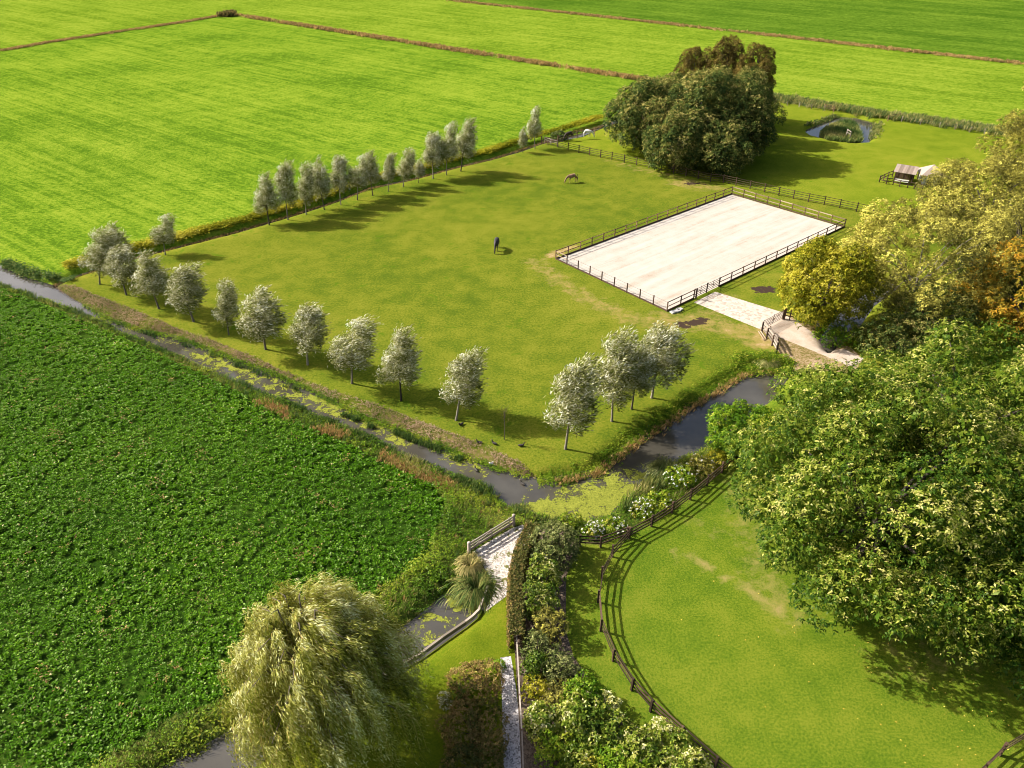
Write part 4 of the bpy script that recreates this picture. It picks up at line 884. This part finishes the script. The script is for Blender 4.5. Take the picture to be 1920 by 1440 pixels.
# shell yard gate fence
a, b = G(880, 1037)[:2], G(963, 985)[:2]
t = thing('board_fence', 'weathered board fence with two round end posts beside the shell yard', 'fence', (a[0], a[1], 0)); d = b-a
s = Solid(); s.tube([(0, 0, -.3), (0, 0, 1.15), (0, 0, 1.2)], [.15, .14, .09], 10); pm = s.mesh('round_post', True)
for e in (np.zeros(2), d): link('post', pm, MT['grey_wood'], t, (e[0], e[1], 0))
u = d/np.linalg.norm(d)
for z, hh in ((1.0, .13), (.72, .13), (.36, .24)): bar(t, (*(u*.1), z), (*(d-u*.1), z), hh, .05, 'grey_wood', 'board')
for k in (.1, .5, .9): post(t, d*k+np.array([-u[1], u[0]])*.06, 1.08, .08, 'grey_wood', 'upright')
bar(t, (*(u*.15), .28), (*(d*.5), .98), .09, .04, 'grey_wood', 'brace')
# plank edging along the pond
ed = [G(*p)[:2] for p in ((915, 1098), (906, 1122), (898, 1143), (886, 1155), (873, 1165), (830, 1194), (786, 1227), (760, 1241), (700, 1281), (640, 1320), (560, 1370))]
t = thing('plank_edging', 'pale timber plank edging holding the garden lawn at the pond', 'edging', (ed[0][0], ed[0][1], 0))
for i in range(len(ed)-1): bar(t, (*(ed[i]-ed[0]), -.12), (*(ed[i+1]-ed[0]), -.12), .36, .16, 'grey_wood', 'plank')
# handrail
fence('handrail', 'thin weathered handrail on posts running down beside the shell path', [(967, 1186), (971, 1262), (974, 1322), (978, 1389), (981, 1462)], 1.15, (1.12,), .09, .06, 'brown_wood', 'grey_wood', 'handrail', thick=.09)
fence('bottom_fence', 'small dark rail fence along the bottom edge below the shrubs', [(981, 1464), (1050, 1468), (1094, 1472)], 1.15, (1.05, .6), .15, .12, 'dark_wood')
# gate on the causeway
ga, gb = G(1428, 621)[:2], G(1467, 599)[:2]
gate('closed dark seven bar gate across the track on the causeway', ga, gb, 1.35, 6, 'dark_wood', 1)
t = thing('gate_post', 'thick dark hanging post at the far side of the causeway gate', 'post', (gb[0]+.12, gb[1]+.1, 0)); post(t, (0, 0), 1.55, .28, 'dark_wood')
fence('wing_fence', 'short dark fence panel right of the causeway gate', [(1469, 598), (1480, 600), (1496, 602)], 1.35, (1.25, .9, .5), .13, .11)
fence('bridge_rail', 'bleached three rail bridge railing running down to the canal', [(1428, 622), (1437, 634), (1447, 648), (1455, 662)], 1.3, (1.2, .8, .4), .15, .12, 'dark_wood', 'grey_wood', 'railing', thick=.10, off=.08)
fence('bridge_rail', 'shorter second railing inside the bleached bridge railing', [(1441, 630), (1449, 643), (1455, 653)], 1.25, (1.15, .7), .12, .11, 'dark_wood', 'grey_wood', 'railing', thick=.10)
for i, (a, b) in enumerate((((1422, 623), (1433, 639)), ((1426, 622), (1436, 637)))):
    p, q = G(*a), G(*b); s = Solid(); s.tube([(0, 0, .1), tuple((q-p)/2+np.array([0, 0, .1])), tuple(q-p+np.array([0, 0, .1]))], .06, 7)
    set_props(link('loose_pole', s.mesh('pole', True), MT['pale_wood'], None, tuple(p)), ['outer bleached pole lying on the grass beside the bridge railing', 'inner bleached pole lying on the grass beside the bridge railing'][i], 'pole', 'poles lying by the bridge railing')
# north ditch posts and hurdles
fence('wire_fence', 'line of thin grey posts and wire in front of the reeds behind the cluster', [(1452, 195), (1476, 198), (1498, 201), (1521, 205), (1545, 208)], 1.1, (1.0, .6), .12, .02, 'grey_wood', 'wire', thick=.02)
fence('wire_fence', 'line of thin posts and wire in front of the reeds right of the pond', [(1690, 228), (1725, 234), (1761, 239), (1790, 243), (1818, 248), (1845, 251)], 1.1, (1.0, .6), .12, .02, 'grey_wood', 'wire', thick=.02)
fence('wire_fence', 'posts and wire along the ditch behind the white horse', [(1046, 266), (1082, 258), (1115, 250), (1148, 240)], 1.2, (1.1, .6), .13, .02, 'brown_wood', 'wire', thick=.02)
fence('hurdle', 'wooden hurdle left of the pond against the reeds', [(1545, 206), (1563, 210)], 1.3, (1.2, .85, .5), .14, .11, 'brown_wood', cat='hurdle')
fence('hurdle', 'wooden hurdle right of the pond against the reeds', [(1664, 227), (1685, 224)], 1.3, (1.2, .85, .5), .14, .11, 'brown_wood', cat='hurdle')
fence('pond_jetty', 'bleached little railing sticking out of the reed island', [(1586, 257), (1593, 262)], 1.6, (1.5, 1.0), .14, .14, 'grey_wood', cat='railing')
fence('corner_hurdle', 'bleached rail hurdle at the far end of the paddock fence', [(1022, 267), (1033, 271), (1045, 274)], 1.1, (1.0, .55), .12, .12, 'grey_wood', cat='hurdle')
# shelter and pen
s5 = lambda x, y: (1620+x/10.667, 290+y/10.667)
fence('pen_fence', 'low dark fence around the grey shelter in the meadow', [s5(560, 440), s5(470, 470), s5(385, 510), s5(300, 550), s5(440, 590), s5(575, 605), s5(705, 640), s5(865, 662), s5(1000, 690), s5(1160, 720)], 1.15, (1.0, .5), .14, .12, 'dark_wood')
fence('pen_fence', 'two post dark fence piece between shelter and thatched hut', [s5(955, 430), s5(1065, 480), s5(1190, 520)], 1.2, (1.1, .6), .14, .12, 'dark_wood')
def shelter():
    a, b = G(*s5(590, 545)), G(*s5(930, 600)); ang = math.atan2(b[1]-a[1], b[0]-a[0]); w = np.linalg.norm((b-a)[:2]); d = 2.6
    o = thing('animal_shelter', 'open fronted grey timber shelter with plank roof in the pen', 'shelter', a, rotz=ang)
    for x in (0, w):
        for y in (0, d): post(o, (x, y), 1.75 if y == 0 else 2.1, .14, 'dark_wood')
    for k in range(8): post(o, ((k+.5)*w/8, d), 1.9, w/8-.02, 'dark_wood', 'wall_board')
    for x in (0, w): 
        for k in range(4): post(o, (x, (k+.5)*d/4+.1), 1.7, .05, 'dark_wood', 'wall_board')
    for k in range(11):
        bar(o, ((k+.5)*(w+.8)/11-.4, -.35, 1.82), ((k+.5)*(w+.8)/11-.4, d+.35, 2.28), .06, (w+.8)/11-.015, 'thatch', 'roof_board')
    t = thing('feed_trough', 'whitish feed trough standing in front of the shelter', 'trough', (a[0]+.9, a[1]-.7, 0), rotz=ang)
    s = Solid(); s.box((0, 0, .35), (2.2, .5, .08)); s.box((0, -.24, .5), (2.2, .05, .3)); s.box((0, .24, .5), (2.2, .05, .3)); s.box((-1.1, 0, .5), (.05, .5, .3)); s.box((1.1, 0, .5), (.05, .5, .3)); link('basin', s.mesh('basin'), MT['white_paint'], t)
    for x in (-.9, .9): post(t, (x, 0), .32, .1, 'dark_wood', 'leg')
    c = G(*s5(1290, 560)); o = thing('thatched_hut', 'white walled hut with grey thatched roof half hidden by trees', 'hut', c, rotz=ang+.3)
    s = Solid(); s.box((0, 0, .9), (2.8, 2.8, 1.8)); link('wall', s.mesh('hut_wall'), MT['white_paint'], o)
    bm = bmesh.new(); e = [bm.verts.new(v) for v in ((-2, -2, 1.7), (2, -2, 1.7), (2, 2, 1.7), (-2, 2, 1.7))]; r1 = bm.verts.new((0, -.15, 3.2)); e2 = [bm.verts.new(v) for v in ((-1.9, -1.9, 1.55), (1.9, -1.9, 1.55), (1.9, 1.9, 1.55), (-1.9, 1.9, 1.55))]
    for i in range(4): bm.faces.new((e[i], e[(i+1) % 4], r1)); bm.faces.new((e2[i], e2[(i+1) % 4], e[(i+1) % 4], e[i]))
    bm.faces.new(e2[::-1]); me = bpy.data.meshes.new('hut_roof'); bm.to_mesh(me); bm.free(); link('roof', me, MT['thatch'], o)
    s = Solid(); s.box((-.3, -1.43, .75), (.8, .06, 1.5)); link('door', s.mesh('hut_door'), MT['dark_wood'], o)
shelter()
# slabs by the arena corner, bin by the wing fence
for i, (px, py, l, lab) in enumerate(((1266, 585, 1.3, 'larger flat pale slab lying outside the near arena corner'), (1274, 581, .7, 'smaller flat slab lying beside the larger one at the arena corner'))):
    s = Solid(); s.box((0, 0, .09), (l, .55, .18), .5); set_props(link('stone_slab', s.mesh('slab'), MT['stone'], None, tuple(G(px, py))), lab, 'slab')
s = Solid(); s.tube([(0, 0, 0), (0, 0, .05), (0, 0, .55), (0, 0, .6)], [.2, .24, .28, .3], 12); set_props(link('bucket', s.mesh('bucket', True), MT['bin_green'], None, tuple(G(1497, 603))), 'teal bucket at the foot of the wing fence', 'bucket')

# ------------------------------------------------------------------ horses
def skin_mesh(verts, edges, radii, name, sub=2):
    me = bpy.data.meshes.new(name); me.from_pydata(verts, edges, []); o = bpy.data.objects.new(name, me); COL.objects.link(o)
    md = o.modifiers.new('skin', 'SKIN'); 
    for i, r in enumerate(radii):
        v = me.skin_vertices[0].data[i]; v.radius = r if isinstance(r, tuple) else (r, r); v.use_root = (i == 0)
    sb = o.modifiers.new('sub', 'SUBSURF'); sb.levels = sub; sb.render_levels = sub
    dg = bpy.context.evaluated_depsgraph_get(); ev = bpy.data.meshes.new_from_object(o.evaluated_get(dg)); ev.name = name
    bpy.data.objects.remove(o); ev.polygons.foreach_set('use_smooth', np.ones(len(ev.polygons), bool)); return ev
def horse(px, ang, coat, hair, label, size=1.0, socks=None):
    # body along +x (head end), grazing
    V = [(-.10, 0, 1.22), (-.62, 0, 1.26), (.38, 0, 1.20), (.70, 0, 1.22), (.98, 0, 1.02), (1.22, 0, .72), (1.36, 0, .42), (1.40, 0, .22), (1.46, 0, .06)]
    Rr = [(.31, .30), (.29, .30), (.29, .30), (.23, .25), (.14, .19), (.10, .14), (.10, .13), (.075, .09), (.055, .06)]
    E = [(0, 1), (0, 2), (2, 3), (3, 4), (4, 5), (5, 6), (6, 7), (7, 8)]
    def leg(root, pts, rad):
        k = root
        for p, r in zip(pts, rad): V.append(p); Rr.append((r, r)); E.append((k, len(V)-1)); k = len(V)-1
    for y, dx in ((.17, .06), (-.17, -.10)):
        leg(2, [(.46+dx*.5, y, .88), (.47+dx, y, .52), (.46+dx, y, .12), (.50+dx, y, .02)], [.12, .065, .045, .06])
    for y, dx in ((.17, -.08), (-.17, .10)):
        leg(1, [(-.62+dx*.4, y, .92), (-.80+dx, y, .58), (-.74+dx, y, .14), (-.69+dx, y, .02)], [.15, .075, .05, .065])
    b = G(*px); o = thing('horse', label, 'horse', b, rotz=ang, group='horses grazing'); o.scale = (size,)*3
    link('body', skin_mesh(V, E, Rr, 'horse_body'), MT[coat], o)
    s = Solid(); s.tube([(-.88, 0, 1.28), (-1.0, 0, 1.10), (-1.02, 0, .75), (-.98, 0, .42)], [.05, .08, .09, .02], 7); link('tail', s.mesh('horse_tail', True), MT[hair], o)
    s = Solid(); s.tube([(.62, 0, 1.46), (.86, .03, 1.27), (1.10, .03, .98), (1.27, .02, .68)], [.03, .06, .06, .03], 6); link('mane', s.mesh('horse_mane', True), MT[hair], o)
    for y in (.06, -.06):
        s = Solid(); s.tube([(1.27, y, .60), (1.25, y*1.4, .70), (1.24, y*1.5, .76)], [.03, .03, .006], 5); link('ear', s.mesh('horse_ear'), MT[coat], o)
horse((931, 468), R(-98), 'black_coat', 'dark_hair', 'black horse grazing in the middle of the paddock', 1.12)
horse((1073, 342), R(200), 'tan_coat', 'dark_hair', 'chestnut tan horse grazing near the tree cluster', 1.0)
horse((1067, 261), R(215), 'dark_bay_coat', 'dark_hair', 'dark brown horse grazing beyond the far corner fence', 1.0)
horse((1101, 257), R(-12), 'white_coat', 'dark_hair', 'white horse grazing beside the ditch', 1.0)
# ducks
def duck(px, z, mat, label, group):
    b = G(px[0], px[1], z); o = thing('duck', label, 'duck', b, group, rng.uniform(0, 6.28)); o.scale = (1.25,)*3
    s = Solid(); s.tube([(-.24, 0, .16), (-.17, 0, .13), (0, 0, .10), (.14, 0, .12), (.19, 0, .20), (.20, 0, .27), (.24, 0, .31), (.28, 0, .31)], [.01, .07, .10, .09, .045, .045, .05, .02], 8); link('body', s.mesh('duck_body', True), MT[mat], o)
    s = Solid(); s.tube([(.27, 0, .30), (.34, 0, .295)], [.018, .01], 5); link('bill', s.mesh('duck_bill'), MT['duck_bill'], o)
duck((922, 871), WZ+.0, 'duck_white', 'white duck floating on the duckweed below the bank', 'ducks on the water'); duck((980, 909), WZ-.04, 'duck_dark', 'dark duck swimming in the open water at the bend', 'ducks on the water'); duck((893, 883), WZ-.04, 'duck_dark', 'dark duck at the duckweed edge left of the white duck', 'ducks on the water')
gD = 'dark ducks resting on the grass'
for p, lab in (((865, 797), 'dark duck resting under the rounded willow'), ((899, 831), 'dark duck on the grass nearest to the pinkish bank'), ((927, 833), 'dark brown duck on the grass left of the sapling foot'), ((977, 837), 'dark duck resting right of the sapling')): duck(p, 0, 'duck_dark', lab, gD)
